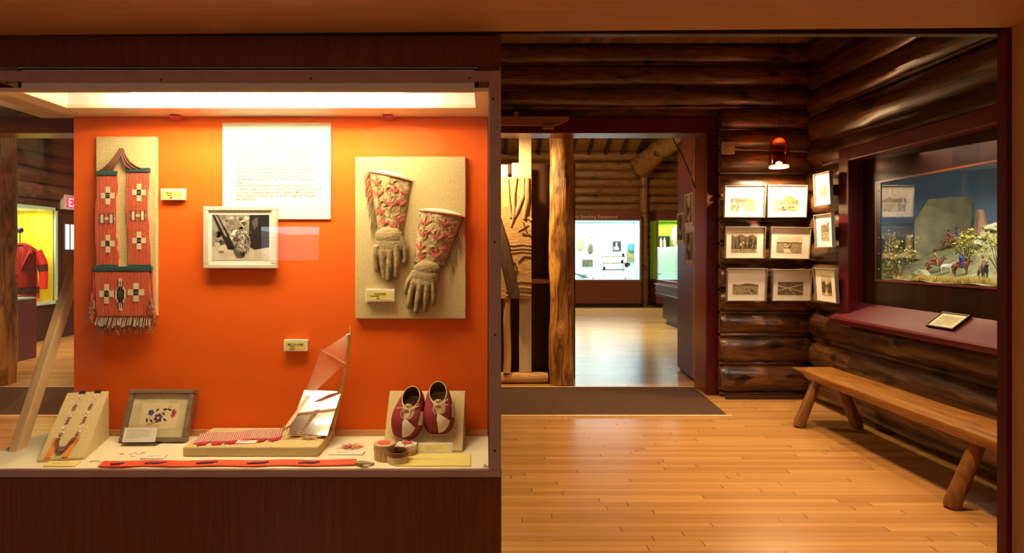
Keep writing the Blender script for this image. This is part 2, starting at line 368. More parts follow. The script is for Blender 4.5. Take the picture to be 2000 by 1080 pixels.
# back wall: logs above the wide opening and right of it
zb = [3.43, 3.234, 3.01, 2.815, 2.60, 2.406, 2.18, 1.96, 1.716, 1.49, 1.27, 1.035, .818, .606, .325, .03]
m = MB()
for i in range(len(zb)-1):
    z = (zb[i]+zb[i+1])/2; r = (zb[i]-zb[i+1])/2
    x0 = -7.2 if z > 2.74 else 2.275
    yc = FY+r*1.05
    m.log((x0, yc, z), (3.16, yc, z), r*1.04, seed=i+1, amp=.10, n=60 if x0 < 0 else 16, seg=16)
    # thin pole chinking between the logs
    m.tube([(x0+(3.12-x0)*k/20, FY+r*.62+.004*math.sin(k+i), zb[i+1]) for k in range(21)], .020, 8, amp=.2, seed=i)
m.box(-7.2, 3.3, 5.88, 6.1, 2.74, 3.43); m.box(2.275, 3.3, 5.92, 6.1, 0, 2.76)
struct(m, 'wall_back', log_x)
# right wall with the diorama opening
zr = [3.43, 3.17, 2.92, 2.718, 2.427, 2.207, 1.98, 1.755, 1.53, 1.305, 1.08, .856, .584, .27, .02]
m = MB()
for i in range(len(zr)-1):
    z = (zr[i]+zr[i+1])/2; r = (zr[i]-zr[i+1])/2; xc = XW+r*1.0
    open_ = (.87 < z < 2.3)
    for (y0, y1) in ([(5.12, 5.78), (1.9, 2.86)] if open_ else [(1.9, 5.72)]):
        m.log((xc, y0, z), (xc, y1, z), r*1.05, seed=i+31, amp=.10, n=max(6, int((y1-y0)*14)), seg=16)
    if not open_:
        m.tube([(XW+r*.6+.004*math.sin(k*1.3+i), 1.9+3.82*k/24, zr[i+1]) for k in range(25)], .020, 8, amp=.2, seed=i+9)
m.box(3.2, 3.3, 1.85, 6.0, 2.35, 3.43); m.box(3.2, 3.3, 1.85, 6.0, 0, .86)
struct(m, 'wall_right', log_y)
struct(MB().box(2.29, 3.04, 5.70, 5.735, 0, .035), 'baseboard_back', mahog_d, smooth=0)
# left wall (runs through both rooms), logs above, panelling below and round the display window
m = MB()
for i in range(16):
    z = 2.28+i*.24
    m.log((-7.12, 6.2, z+.1), (-7.12, 16.2, z+.1), .125, seed=i+60, amp=.08, n=50, seg=12)
m.box(-7.5, -7.2, 1.8, 16.3, 2.2, 6.2); m.box(-7.45, -7.08, 1.8, 5.9, 0, 3.5)
struct(m, 'wall_left', log_left)
m = MB(); m.box(-7.2, -7.08, 6.0, 16.2, 0, .60); m.box(-7.2, -7.08, 9.80, 16.2, .60, 2.2); m.box(-7.2, -7.08, 6.0, 8.2, .6, 2.2); m.box(-7.2, -7.06, 6.0, 16.2, 2.12, 2.24)
struct(m, 'wall_left_panelling', mahog_d, smooth=0)
# far wall
m = MB()
for i in range(18):
    z = .12+i*.226
    m.log((-7.2, 16.12, z), (7.3, 16.12, z), .118, seed=i+90, amp=.07, n=50, seg=12)
m.tube([(-7.2+14.5*k/30, 15.95, 3.98) for k in range(31)], .11, 10, amp=.08, seed=5)
m.box(-7.3, 7.4, 16.15, 16.4, 0, 5)
struct(m, 'wall_far', log_far)
m = MB(); m.box(7.2, 7.4, 6.0, 16.3, 0, 8)
struct(m, 'wall_far_right', log_far)
# pitched far roof with rafters
m = MB(); k_ = .395
m.hexa([(-7.4, 16.3, 3.95), (7.4, 16.3, 3.95), (7.4, 5.95, 3.95+k_*10.35), (-7.4, 5.95, 3.95+k_*10.35), (-7.4, 16.3, 4.1), (7.4, 16.3, 4.1), (7.4, 5.95, 4.1+k_*10.35), (-7.4, 5.95, 4.1+k_*10.35)])
struct(m, 'ceiling_far', roof_m, smooth=0)
m = MB()
for i in range(29):
    x = -7.0+i*.44
    if 3.2 < x < 3.3: continue
    m.hexa([(x, 16.1, 3.90), (x+.07, 16.1, 3.90), (x+.07, 6.0, 3.90+k_*10.1), (x, 6.0, 3.90+k_*10.1), (x, 16.1, 4.03), (x+.07, 16.1, 4.03), (x+.07, 6.0, 4.03+k_*10.1), (x, 6.0, 4.03+k_*10.1)])
struct(m, 'trim_rafters', mahog_d, smooth=0)
# wide opening: header beam, jamb and its liner
struct(MB().box(-7.05, 2.272, 5.87, 6.14, 2.578, 2.736), 'trim_header', redp2, bevel=.006, smooth=0)
m = MB(); m.box(2.165, 2.272, 5.87, 5.92, 0, 2.578)
struct(m, 'trim_jamb', redp, bevel=.006, smooth=0)
m = MB(); m.box(2.17, 2.272, 5.921, 6.22, 0, 2.577)
struct(m, 'trim_liner', mahog, smooth=0)
# near opening that frames the view
m = MB(); m.hexa([(-4.2, .9, 2.07), (1.562, .9, 2.07), (1.562, 1.775, 2.07), (-4.2, 1.80, 2.035), (-4.2, .9, 2.25), (1.562, .9, 2.25), (1.562, 1.775, 2.25), (-4.2, 1.80, 2.25)])
struct(m, 'ceiling_near', tan_m, smooth=0)
struct(MB().box(1.562, 2.3, .9, 1.775, 0, 2.25), 'wall_near_right', tan_v, smooth=0)
struct(MB().box(1.548, 1.72, 1.777, 1.81, 0, 2.07), 'trim_near_right', redp2, smooth=0)
struct(MB().box(-4.2, 1.72, 1.805, 1.83, 2.062, 3.5), 'wall_near', mahog_d, smooth=0)
struct(MB().box(-7.3, -1.53, 1.80, 1.84, 0, 3.5), 'wall_near_left', mahog_d, smooth=0)
struct(MB().box(1.6, 3.3, 1.80, 1.86, 0, 3.5), 'wall_near_return', mahog_d, smooth=0)
# carpet band along the opening
y0, y1 = 5.13, 6.2
m = MB(); m.hexa([(-7.0, y0, 0), (2.08, y0, 0), (2.17, y1, 0), (-7.0, y1, 0), (-7.0, y0, .008), (2.06, y0, .008), (2.16, y1, .008), (-7.0, y1, .008)])
tag(m.build('carpet_runner', carpet), 'dark brown carpet runner laid along the wide opening between the rooms', 'carpet')
edge_m = plain('pale_edging', C(226, 186, 128), .4)
rn = bpy.data.objects['carpet_runner']
MB().box(-7.0, 2.10, y0-.035, y0, 0, .010).build('edging_strip', edge_m, rn, smooth=0)
MB().box(-7.0, 2.16, y1, y1+.02, 0, .010).build('edging_strip', edge_m, rn, smooth=0)
# ------------------------------------------------------------------ the near display case
XL, XR, YF, YB, ZD, ZC = -1.474, .004, 1.80, 2.13, .75, 1.886
case = thing('display_case', (-.735, 1.96, 0), 'long mahogany display case with an orange cloth back and lit top, nearest on the left', 'display case')
m = MB(); m.box(-1.60, .045, 1.80, 2.17, 0, .726)
m.build('base_cabinet', mahog, case, smooth=0)
m = MB(); m.box(-1.60, .045, 1.80, 2.17, ZC+.075, 2.055)
m.build('header_cabinet', mahog, case, smooth=0)
MB().box(-1.60, .040, 1.80, 2.15, .7262, .7498).build('deck', deck_m, case, smooth=0)
m = MB(); m.box(-1.60, .012, 1.786, 1.8, 1.914, 1.945); m.build('top_strip', frame_m, case, smooth=0, bevel=.001)
m = MB(); m.box(-1.60, .046, 1.786, 1.8, .729, .7505); m.build('bottom_strip', frame_m, case, smooth=0, bevel=.001)
m = MB(); m.box(.008, .044, 1.784, 1.8, .752, 1.945); m.build('corner_strip', frame_m, case, smooth=0, bevel=.001)
for x, y in ((12, 161), (314, 156), (607, 153), (917, 152), (963, 193), (966, 473), (967, 654), (966, 880)):
    m = MB(); p = P(x, y, 1.784); m.lathe((0, 0, 0), [(0, 0), (.0035, .0002), (.0035, .0012), (.001, .0016)], 10)
    m.v = [Vector((p.x+q.x, (1.7862 if y < 170 else 1.7842)-q.z, p.z+q.y)) for q in m.v]
    m.build('screw', plain('dark_screw', C(70, 55, 50), .4, .6), case)
MB().box(XL, XR+.004, 1.8005, 1.8045, ZD, 1.914).build('front_glass', glass_m, case, smooth=0)
MB().box(XL-.004, XL, 1.8045, YB, ZD, ZC+.02).build('side_glass', glass_m, case, smooth=0)
m = MB(); m.box(.006, .040, 1.806, 2.15, ZD, ZC+.075)
m.build('side_panel', mahog, case, smooth=0)
MB().box(XL+.002, XR, YB, YB+.02, ZD, ZC).build('back_board', orange, case, smooth=0)
MB().box(XL-.01, .04, YB+.0205, YB+.03, ZD, ZC).build('back_board_frame', mahog_d, case, smooth=0)
MB().box(XL+.004, XR, YB-.012, YB-.0005, ZD, ZD+.021).build('rear_ledge', wood('ledge_wood', C(190, 130, 80), C(210, 150, 100), (1, 14, 14), 5), case, smooth=0)
# case ceiling with the recessed light
m = MB(); a0, a1, b0, b1 = -1.405, -.036, 1.812, 2.0
z0, z1 = ZC, ZC+.012
m.box(-1.6, a0, 1.80, 2.15, z0, z1); m.box(a1, .04, 1.80, 2.15, z0, z1); m.box(a0, a1, 1.80, b0, z0, z1); m.box(a0, a1, b1, 2.15, z0, z1)
m.build('case_ceiling', cream, case, smooth=0)
m = MB(); m.box(a0-.01, a1+.01, b0-.008, b0-.002, z1, z1+.06); m.box(a0-.01, a1+.01, b1+.002, b1+.008, z1, z1+.06); m.box(a0-.01, a0, b0-.008, b1+.008, z1, z1+.06); m.box(a1, a1+.01, b0-.008, b1+.008, z1, z1+.06); m.box(a0-.01, a1+.01, b0-.008, b1+.008, z1+.055, z1+.062)
m.build('light_recess', white_m, case, smooth=0)
tube_m = emit('fluorescent_tube', (1.0, .86, .55, 1), 84)
for y in (1.875, 1.945):
    m = MB(); m.tube([(-1.16, y, ZC+.045), (-.27, y, ZC+.045)], .011, 12); m.build('fluorescent_tube', tube_m, case)
# brace against the outside of the glass end
m = MB(); a = Vector((-1.535, 1.93, .50)); b = Vector((-1.535, 2.40, 1.50))
d = (b-a).normalized(); n = Vector((0, -d.z, d.y))
A = PX(36, 902, -1.535); B = PX(146, 553, -1.535); d = (B-A); A = A-d*.12; B = B+d*.12; n = Vector((0, -d.z, d.y)).normalized()*.021
m.hexa([A-n+Vector((-.03, 0, 0)), A-n, A+n, A+n+Vector((-.03, 0, 0)), B-n+Vector((-.03, 0, 0)), B-n, B+n, B+n+Vector((-.03, 0, 0))])
br = m.build('brace', wood('pine_batten', C(214, 170, 118), C(234, 198, 150), (14, 1.4, 1.4), 4, .5), case, smooth=0, bevel=.003)
for x, y, l in ((343, 228, 'left'), (757, 222, 'right')):
    p = P(x, y, 2.10); m = MB(); m.box(p.x-.016, p.x+.016, 2.09, 2.12, ZC-.013, ZC-.0005); m.tube([(p.x+.016, 2.1, ZC-.008), (p.x+.03, 2.1, ZC-.009)], .0016, 6)
    tag(m.build('wire_clip', plain('red_clip', C(190, 40, 30), .4)), 'small red clip under the case ceiling, ' + ('above the pouch and the porcupine photo' if l == 'left' else 'above the gauntlet gloves'), 'clip', 'red clips in the case top')

BP = Pl((0, YB-.0005, 0), (1, 0, 0), (0, 0, 1))        # drawing plane on the orange cloth; normal points to the room
def bx(x, y=0): q = P(x, y, 2.125); return q.x
def bz(y): return P(0, y, 2.125).z
def on_back(x0, x1, y0, y1, h0, h1, mb, mi=0, yy=None):
    pbox(mb, BP, bx(x0), bx(x1), bz(y1), bz(y0), h0, h1, mi)
qred = C(206, 62, 40)
def quill_mat(name, c1, c2, c3, dirv, sc):
    m_, t, b = base(name); N = t.nodes; L = t.links
    tc = N.new('ShaderNodeTexCoord'); wv = N.new('ShaderNodeTexWave'); wv.bands_direction = dirv; wv.inputs['Scale'].default_value = sc; wv.inputs['Distortion'].default_value = 1.2; wv.inputs['Detail'].default_value = 2
    L.new(tc.outputs['Object'], wv.inputs[0])
    n = N.new('ShaderNodeTexNoise'); n.inputs['Scale'].default_value = 220; n.inputs['Detail'].default_value = 3; L.new(tc.outputs['Object'], n.inputs['Vector'])
    mu = N.new('ShaderNodeMath'); mu.operation = 'MULTIPLY_ADD'; L.new(n.outputs['Fac'], mu.inputs[0]); mu.inputs[1].default_value = .9; L.new(wv.outputs['Fac'], mu.inputs[2])
    r = N.new('ShaderNodeValToRGB'); e = r.color_ramp.elements; e[0].position = .35; e[0].color = c1; e[1].position = 1.15; e[1].color = c3; x = e.new(.7); x.color = c2
    sc_ = N.new('ShaderNodeMath'); sc_.operation = 'MULTIPLY'; sc_.inputs[1].default_value = .75; L.new(mu.outputs[0], sc_.inputs[0])
    L.new(sc_.outputs[0], r.inputs[0]); L.new(r.outputs[0], b.inputs['Base Color']); b.inputs['Roughness'].default_value = .6
    bp = N.new('ShaderNodeBump'); bp.inputs['Strength'].default_value = .6; bp.inputs['Distance'].default_value = .0015; L.new(wv.outputs['Fac'], bp.inputs['Height']); L.new(bp.outputs[0], b.inputs['Normal'])
    MATS[name] = m_; return m_
q_v = quill_mat('red_quillwork_upright', C(140, 28, 16), C(206, 54, 32), C(232, 134, 94), 'X', 62)
q_cream = plain('cream_quills', C(228, 212, 170), .6, var=.25, sc=180, stretch=(4, 1, 1)); q_dark = plain('dark_quills', C(90, 66, 70), .6, var=.3, sc=200)
teal = plain('teal_cloth', C(30, 62, 60), .8, var=.3, sc=90); cord_m = plain('twisted_cord', C(104, 62, 44), .8, var=.45, sc=420)
metal_c = plain('tin_cone', C(190, 180, 160), .35, .7, var=.2); hair_m = plain('brown_horsehair', C(176, 112, 78), .9, var=.4, sc=200)

def burlap_board(name, x0, x1, y0, y1, label):
    o_ = thing(name, P((x0+x1)/2, (y0+y1)/2, 2.12), label, 'mounting board')
    m = MB(); on_back(x0, x1, y0, y1, 0, .016, m); m.build('burlap_cover', burlap, o_, smooth=0, bevel=.003); return o_
burlap_board('mounting_board', 191, 309, 268, 616, 'tall narrow burlap board behind the red quilled pouch')
burlap_board('mounting_board', 695, 910, 307, 622, 'wide burlap board behind the two gauntlet gloves')

# --- quilled pouch with shoulder strap
def local(x, y): return (bx(x), bz(y))
pouch = thing('quilled_pouch', P(245, 480, 2.1), 'red quillwork pouch with a split shoulder strap, white crosses and fringe, pinned to burlap', 'pouch')
def cross(mb, cx, cy, w, h, h0, mi=0, md=1):
    k = w*.32
    for a, b, c, d in ((cx-w/2, cx+w/2, cy-h*.16, cy+h*.16), (cx-k/2, cx+k/2, cy-h/2, cy+h/2)): on_back(a, b, c, d, h0, h0+.0012, mb, mi)
    on_back(cx-k*.45, cx+k*.45, cy-h*.09, cy+h*.09, h0+.0012, h0+.002, mb, md)
for (xt0, xt1, xb0, xb1, yt, yb) in ((196, 234, 194, 237, 340, 524), (254, 297, 257, 298, 334, 524)):
    m = MB(); n = 16
    L_ = []; Rr = []
    for i in range(n+1):
        t = i/n; y = yt+(yb-yt)*t; wob = 1.6*math.sin(t*7+xt0)
        L_.append((xt0+(xb0-xt0)*t-2*math.sin(t*PI)+wob, y)); Rr.append((xt1+(xb1-xt1)*t+wob-3*math.sin(t*PI), y))
    for i in range(n):
        q = [L_[i], Rr[i], Rr[i+1], L_[i+1]]; h = .017+.002*math.sin(i*.7)
        m.prism([BP.p(*local(*c), .0165) for c in q], BP.n*.006)
    st = m.build('strap', q_v, pouch, smooth=40)
    cx = (xt0+xt1)/2
    m = MB(); hh = .0227
    cross(m, cx+2, yt+43, 26, 34, hh); m.build('quill_cross', [q_cream, q_dark], st, smooth=0); m = MB()
    for dx in (-9, 9): on_back(cx+dx-4, cx+dx+4, yt+80, yt+96, hh, hh+.001, m, 0)
    on_back(cx-15, cx+15, yt+85, yt+90, hh, hh+.0013, m, 0)
    for dx in (-13, -5, 5, 13): on_back(cx+dx-1.2, cx+dx+1.2, yt+77, yt+99, hh, hh+.0015, m, 1)
    m.build('quill_star', [q_cream, q_dark], st, smooth=0); m = MB(); cross(m, cx+2, yt+136, 26, 34, hh)
    m.build('quill_cross', [q_cream, q_dark], st, smooth=0)
    m = MB(); on_back(xt0-1, xt1+1, yt-5, yt+4, .0165, .026, m); m.build('cloth_binding', teal, st, bevel=.002)
m = MB()
for (x0, x1) in ((198, 236), (257, 300)): on_back(x0, x1, 516, 526, .0165, .027, m)
on_back(189, 303, 520, 530, .0165, .028, m)
m.build('cloth_band', teal, pouch, bevel=.002)
m = MB()
m.prism([BP.p(*local(*c), .0165) for c in ((191, 530), (298, 530), (301, 616), (196, 617))], BP.n*.010)
body = m.build('pouch_body', q_v, pouch, bevel=.002)
m = MB(); hh = .0267
cross(m, 216, 573, 28, 38, hh); m.build('quill_cross', [q_cream, q_dark], body, smooth=0)
m = MB(); cross(m, 273, 570, 32, 36, hh); m.build('quill_cross', [q_cream, q_dark], body, smooth=0)
m = MB(); cross(m, 243, 574, 20, 62, hh)
on_back(236, 250, 560, 590, hh, hh+.0012, m, 0)
for dx in (-4, 0, 4): on_back(243+dx-.8, 243+dx+.8, 548, 600, hh+.0012, hh+.002, m, 1)
m.build('quill_cross', [q_cream, q_dark], body, smooth=0)
m = MB()     # metal cones along the bottom edge
for i in range(27):
    x = 197+i*4; a = BP.p(*local(x, 616), .022); b = BP.p(*local(x+R_.uniform(-3, 3), 635+R_.uniform(-3, 4)), .033)
    m.tube([a, b], [.0014, .0034], 8)
m.build('metal_cones', metal_c, body)
m = MB()
for i in range(260):
    x = 196+R_.random()*108; y = 633+R_.uniform(-3, 6); dx = R_.uniform(-7, 7); l = R_.uniform(5, 20)
    a = BP.p(*local(x, y), R_.uniform(.016, .032)); b = BP.p(*local(x+dx*.5, y+l*.6), R_.uniform(.014, .034)); c = BP.p(*local(x+dx, y+l), R_.uniform(.012, .034))
    m.tube([a, b, c], [.0009, .0008, .0003], 4, cap=False)
m.build('hair_fringe', hair_m, body)
for side, sx in ((-1, 187), (1, 303)):
    m = MB()
    for k in range(4):
        x = sx+side*(-2+k*1.5); pts = [BP.p(*local(sx, 527), .022)]+[BP.p(*local(sx+side*(-3+k*2)*t*1.5+2*math.sin(t*5+k), 527+95*t), .022+.004*math.sin(t*6+k)) for t in (.3, .6, 1)]
        m.tube(pts, .0016, 6, mi=0)
        m.tube([BP.p(*local(sx+side*(k*1.5-2), 570+k*8), .027), BP.p(*local(sx+side*(k*2-2), 586+k*8), .029)], [.001, .0024], 7, mi=1)
    for i in range(90):
        k = i % 3; x = sx+side*(-2+3*k)+R_.uniform(-3, 3); y = 588+k*13+R_.uniform(-4, 4); l = R_.uniform(8, 20)
        m.tube([BP.p(*local(x, y), R_.uniform(.018, .034)), BP.p(*local(x+R_.uniform(-7, 7), y+l), R_.uniform(.018, .036))], [.001, .0004], 4, mi=2, cap=False)
    m.build('tassel', [plain('red_wrapped_thong', C(200, 60, 40), .6, var=.4, sc=300), metal_c, hair_m], pouch)
m = MB()     # looped cords joining the two strap ends
for k in range(9):
    for (sx, sy, ex) in ((212, 336, 0), (276, 332, 1)):
        ox = (sx-14+k*3.4) if ex == 0 else (sx-18+k*4.2)
        top = (243+(k-4)*.9, 291+(k % 3))
        sag = 22 if ex else 12
        mid = ((ox+top[0])/2+(-4 if ex else 4)-(k-4)*.8, (sy+top[1])/2+sag-k*.6)
        pts = []
        for i in range(11):
            t = i/10; x = (1-t)**2*ox+2*t*(1-t)*mid[0]+t*t*top[0]; y = (1-t)**2*sy+2*t*(1-t)*mid[1]+t*t*top[1]
            pts.append(BP.p(*local(x, y), .020+.008*math.sin(t*PI)+.001*(k % 3)))
        m.tube(pts, .0023, 7)
m.build('cords', cord_m, pouch)

# --- little labels
def card(name, x0, x1, y0, y1, label, lines, seed=1, h=.018, title=None, at=0):
    o_ = thing(name, P((x0+x1)/2, (y0+y1)/2, 2.12), label, 'label')
    m = MB(); on_back(x0, x1, y0, y1, at, at+h-.003, m, 0); m.build('label_block', paper, o_, smooth=0, bevel=.001)
    m = MB(); on_back(x0+3, x1-3, y0+4, y1-3, at+h-.003, at+h-.0022, m, 0)
    pl = Pl(BP.p(0, 0, at+h-.0022), BP.u, BP.v)
    r_ = random.Random(seed)
    for i, (a, b) in enumerate(lines): printlines(m, pl, bx(a), bx(b), bz(y0+8+i*4.5), 1, 1, .0028, seed+i, 1)
    s_ = m.build('label_sheet', [paper_y, ink_d], o_, smooth=0)
    if title:
        lettering('label_lettering', title, pl, (bx(x0)+bx(x1))/2, bz(y0+10), .0075, ink_d, s_)
    return o_
card('object_label', 317, 363, 369, 391, 'small yellow label on the orange cloth beside the quilled pouch', [(327, 352), (330, 347), (335, 344)], 3)
card('object_label', 556, 602, 663, 685, 'small yellow label on the orange cloth left of the bow loom', [(0, 0), (569, 585), (568, 586)], 4, title='BELT ON LOOM')
card('object_label', 717, 773, 564, 588, 'small yellow label on the burlap below the left gauntlet', [(0, 0), (727, 761), (738, 750)], 5, title='GAUNTLETS', at=.0165)
# --- big text panel
tp = thing('printed_notice', P(540, 334, 2.12), 'large white printed text panel on the orange cloth behind the porcupine photo', 'text panel')
m = MB(); on_back(435, 646, 240, 428, 0, .006, m); m.build('panel_board', paper, tp, smooth=0)
txt = """The use of decorative quillwork was widespread
among the Canadian Indians. Only certain women
were permitted to do this work. However, and they
first had to undergo certain religious ceremonies
and training.
Four sizes of quills are found on the porcupine and
these were dyed and sorted before work began.
The quill-worker flattened the quills as she worked
by drawing them between her teeth or with a quill
flattener.  Techniques employed include simple
wrapping, braiding, sewing, and the more elaborate
weaving.
Native dyes were made from plants. After contact
with Europeans, colours were often obtained by boiling
quills with woolen trade cloth. After 1880, aniline
dyes became available and a wider range of colours
was possible."""
pl = Pl(BP.p(0, 0, .006), BP.u, BP.v)
lettering('panel_lettering', txt, pl, bx(462), bz(287), .0113, ink, tp, 'LEFT', spacing=1.16, line=1.04)
lettering('panel_heading', 'QUILLWORK', pl, bx(540), bz(273), .0113, ink, tp, spacing=1.2)
# --- porcupine photograph
ph = [plain('photo_black', C(22, 18, 16), .4, var=.3, sc=60), plain('photo_dark', C(74, 66, 58), .4, var=.4, sc=50), plain('photo_mid', C(128, 118, 104), .4, var=.45, sc=55), plain('photo_light', C(190, 180, 160), .4, var=.2, sc=40), plain('photo_white', C(232, 226, 210), .4, var=.08, sc=40)]
fr = thing('framed_photograph', P(473, 464, 2.1), 'white-framed black and white photograph of a porcupine under a leaning trunk', 'framed photo')
silver = plain('pale_frame', C(212, 204, 186), .4, .1, var=.03)
m = MB()
for r in ((402, 544, 404, 412), (402, 544, 516, 524), (402, 412, 412, 516), (534, 544, 412, 516)): on_back(*r, .0065, .026, m)
m.build('frame', silver, fr, smooth=0, bevel=.002)
m = MB(); on_back(412, 534, 412, 516, .0065, .020, m); m.build('mat', paper, fr, smooth=0)
m = MB(); X0, X1, Y0, Y1 = 418, 529, 420, 508
def cl(p): return (bx(min(X1, max(X0, p[0]))), bz(min(Y1, max(Y0, p[1]))))
def shp(pts, lay, mi): ppoly(m, BP, [cl(p) for p in pts], .020, .0203+lay*.0003, mi)
shp([(X0, Y0), (X1, Y0), (X1, Y1), (X0, Y1)], 0, 2)
shp([(X0, 482), (460, 476), (X1, 478), (X1, Y1), (X0, Y1)], 1, 3)
for i in range(44): shp(blob(R_.uniform(440, 490), R_.uniform(424, 474), R_.uniform(2, 6), i, 12, .8, .9), 1+.1*(i % 3), R_.choice([1, 2, 3, 2]))
for i in range(8): shp(blob(R_.uniform(420, 445), R_.uniform(455, 480), R_.uniform(3, 7), i+30), 1.5, R_.choice([1, 2, 3]))
shp([(491, 420), (529, 420), (529, 483), (500, 488), (489, 480)], 2, 0)
shp(blob(463, 455, 6, 8), 2, 4)
shp([(418, 420), (429, 420), (447, 452), (461, 480), (460, 488), (449, 487), (438, 462)], 3, 0)
shp([(423, 421), (428, 422), (448, 462), (444, 462)], 3.6, 2)
for i, q in enumerate([(473, 458, 9), (479, 466, 13), (479, 480, 14), (472, 490, 12)]): shp(blob(q[0], q[1], q[2], i+50, 22, 1.15, .25), 3+.3*i, 1 if i % 2 else 2)
for i in range(260):
    a = R_.uniform(.4, 2.6)+(R_.random()-.5); r0 = R_.uniform(5, 12); cx, cy = 478+R_.gauss(0, 6), R_.uniform(450, 488)
    x1_, y1_ = cx+math.cos(a)*r0, cy+math.sin(a)*r0*.8
    shp([(cx, cy), (cx+1.3, cy), (x1_, y1_)], 4.5+.02*i, R_.choice([3, 4, 2, 0]))
shp(blob(474, 461, 6, 70), 6.5, 0); shp(blob(478, 497, 4, 71), 6.5, 0); shp(blob(436, 492, 6, 73, asp=.4), 2, 2)
shp([(495, 432), (506, 424), (508, 440), (500, 450)], 3, 1)
m.build('photograph', ph, fr, smooth=0)

# --- gauntlet gloves
leather = plain('smoked_leather', C(150, 128, 86), .75, var=.38, sc=26, bump=.7, bsc=140)
cuff_m = plain('beaded_hide', C(178, 156, 108), .7, var=.42, sc=70, bump=1.0, bsc=110)
bead_r = plain('red_beadwork', C(196, 76, 58), .6, var=.45, sc=260, bump=.8, bsc=600); bead_g = plain('ochre_beadwork', C(186, 150, 84), .5, var=.3, sc=200)
lining = plain('cream_lining', C(240, 222, 180), .8)
fr_red = plain('red_wrapped_fringe', C(190, 60, 34), .7, var=.3, sc=200)
def glove(name, label, cuff, hand, fingers, thumb, flowers, fringe_side, seam):
    """cuff: 4 corners (tl, tr, br, bl) in picture points; hand: outline points; fingers: lists of centre points with radius in px"""
    g = thing(name, P(*cuff[3], 2.1), label, 'glove', 'gauntlet gloves on the burlap board')
    k = 2.1/F; HB = .0165
    tl, tr, br, bl = [Vector(c) for c in cuff]
    def cuffp(u, v, off=0):
        top = tl.lerp(tr, u); bot = bl.lerp(br, u); q = top.lerp(bot, v)
        bulge = max(0, math.sin(u*PI))**.6*(.030-.012*v)+.004*noise.noise(Vector((u*5, v*6, flowers[0][0])))
        q = q+Vector((0, 4*math.sin(u*PI)*(1-v)*-.2))
        return BP.p(bx(q.x), bz(q.y), HB+.001+bulge+off)
    m = MB(); nu, nv = 14, 14; vs = [cuffp(i/nu, j/nv) for j in range(nv+1) for i in range(nu+1)]
    fs = [(j*(nu+1)+i, j*(nu+1)+i+1, (j+1)*(nu+1)+i+1, (j+1)*(nu+1)+i) for j in range(nv) for i in range(nu)]
    m.add(vs, fs); c = m.build('cuff', cuff_m, g, smooth=60)
    sd = c.modifiers.new('thick', 'SOLIDIFY'); sd.thickness = .003
    m = MB()
    vs = []; 
    for i in range(nu+1):
        u = i/nu; q = tl.lerp(tr, u); hgt = max(0, math.sin(u*PI))**.6*.030
        vs += [BP.p(bx(q.x), bz(q.y+2), HB+.001+hgt*.93), BP.p(bx(q.x), bz(q.y-7*math.sin(u*PI)), HB+.002)]
    m.add(vs, [(2*i, 2*i+1, 2*i+3, 2*i+2) for i in range(nu)]); m.build('lining', lining, c, smooth=60)
    m = MB()
    for (fu, fv, sz, kind) in flowers:
        q0 = cuffp(fu, fv, 0)
        for s_ in (-1, 0, 1):
            pts = []
            for t in range(7):
                tt = t/6; pts.append(cuffp(fu+s_*sz*tt*.9, fv-sz*tt*(1.2 if s_ == 0 else .55)*kind, .002))
            rr = [k*(1.0+4.2*math.sin(PI*min(1, .15+t/6*.85))) *.62 for t in range(7)]
            rr = [q_*(.85 if s_ else .45) for q_ in rr]
            m.tube(pts, rr, 6, flat=.35, up=(0, -1, 0))
        m.tube([cuffp(fu, fv+.02*t*kind, .0015) for t in range(6)], k*.7, 5, mi=1)
    rq = random.Random(int(flowers[0][1]*100)+3)
    for _ in range(26):      # puckered vines in low relief
        u0_, v0_, a_ = rq.uniform(.1, .9), rq.uniform(.1, .92), rq.uniform(0, 6.28)
        m.tube([cuffp(min(.97, max(.03, u0_+.05*t*math.cos(a_+t*.5))), min(.97, max(.03, v0_+.035*t*math.sin(a_+t*.5))), .001) for t in range(5)], [k*.4, k*1.1, k*1.4, k*1.1, k*.4], 5, mi=1 if rq.random() < .5 else 2, flat=.6)
    for (v0) in (.03,): m.tube([cuffp(i/14, v0, .002) for i in range(15)], k*1.2, 6, mi=0)
    m.build('beadwork', [bead_r, bead_g, cuff_m], c)
    m = MB()
    u0 = 0.0 if fringe_side < 0 else 1.0
    for i in range(26):
        v = i/26*.95; p0 = cuffp(u0, v, .002); red = v < .4
        l = R_.uniform(26, 44)*k
        p1 = p0+Vector((fringe_side*R_.uniform(3, 9)*k, R_.uniform(-.003, .004), -l*.4)); p2 = p1+Vector((fringe_side*R_.uniform(-1, 3)*k, 0, -l*.6))
        m.tube([p0, p1, p2], [.0016, .0018, .0011], 5, mi=0 if red else 1, flat=.5)
    m.build('fringe', [fr_red, leather], c)
    m = MB()
    def W(x, y, h): return BP.p(bx(x), bz(y), HB+h)
    # palm as a stack of flattened ovals, fingers as tapering tubes; all fused into one skin
    for (x, y, rx, ry) in hand: m.ball(W(x, y, .016), (rx*k, .014, ry*k), 16, 10)
    for f in fingers+[thumb]:
        pts = [W(x, y, h) for x, y, r, h in f]; m.tube(pts, [r*k for x, y, r, h in f], 12, flat=.85)
        m.ball(pts[-1], f[-1][2]*k, 10, 8)
    me = remeshed(m, .0018, 4)
    h_ = meshobj('hand', me, leather, g)
    m = MB()
    for s_ in seam: m.tube([W(*q) for q in s_], .0008, 5)
    m.build('seams', plain('dark_stitching', C(92, 70, 42), .8), h_)
    m = MB(); m.tube([cuffp(i/14, .985, .001) for i in range(15)], .0022, 6); m.build('wrist_cord', leather, c)
    return g
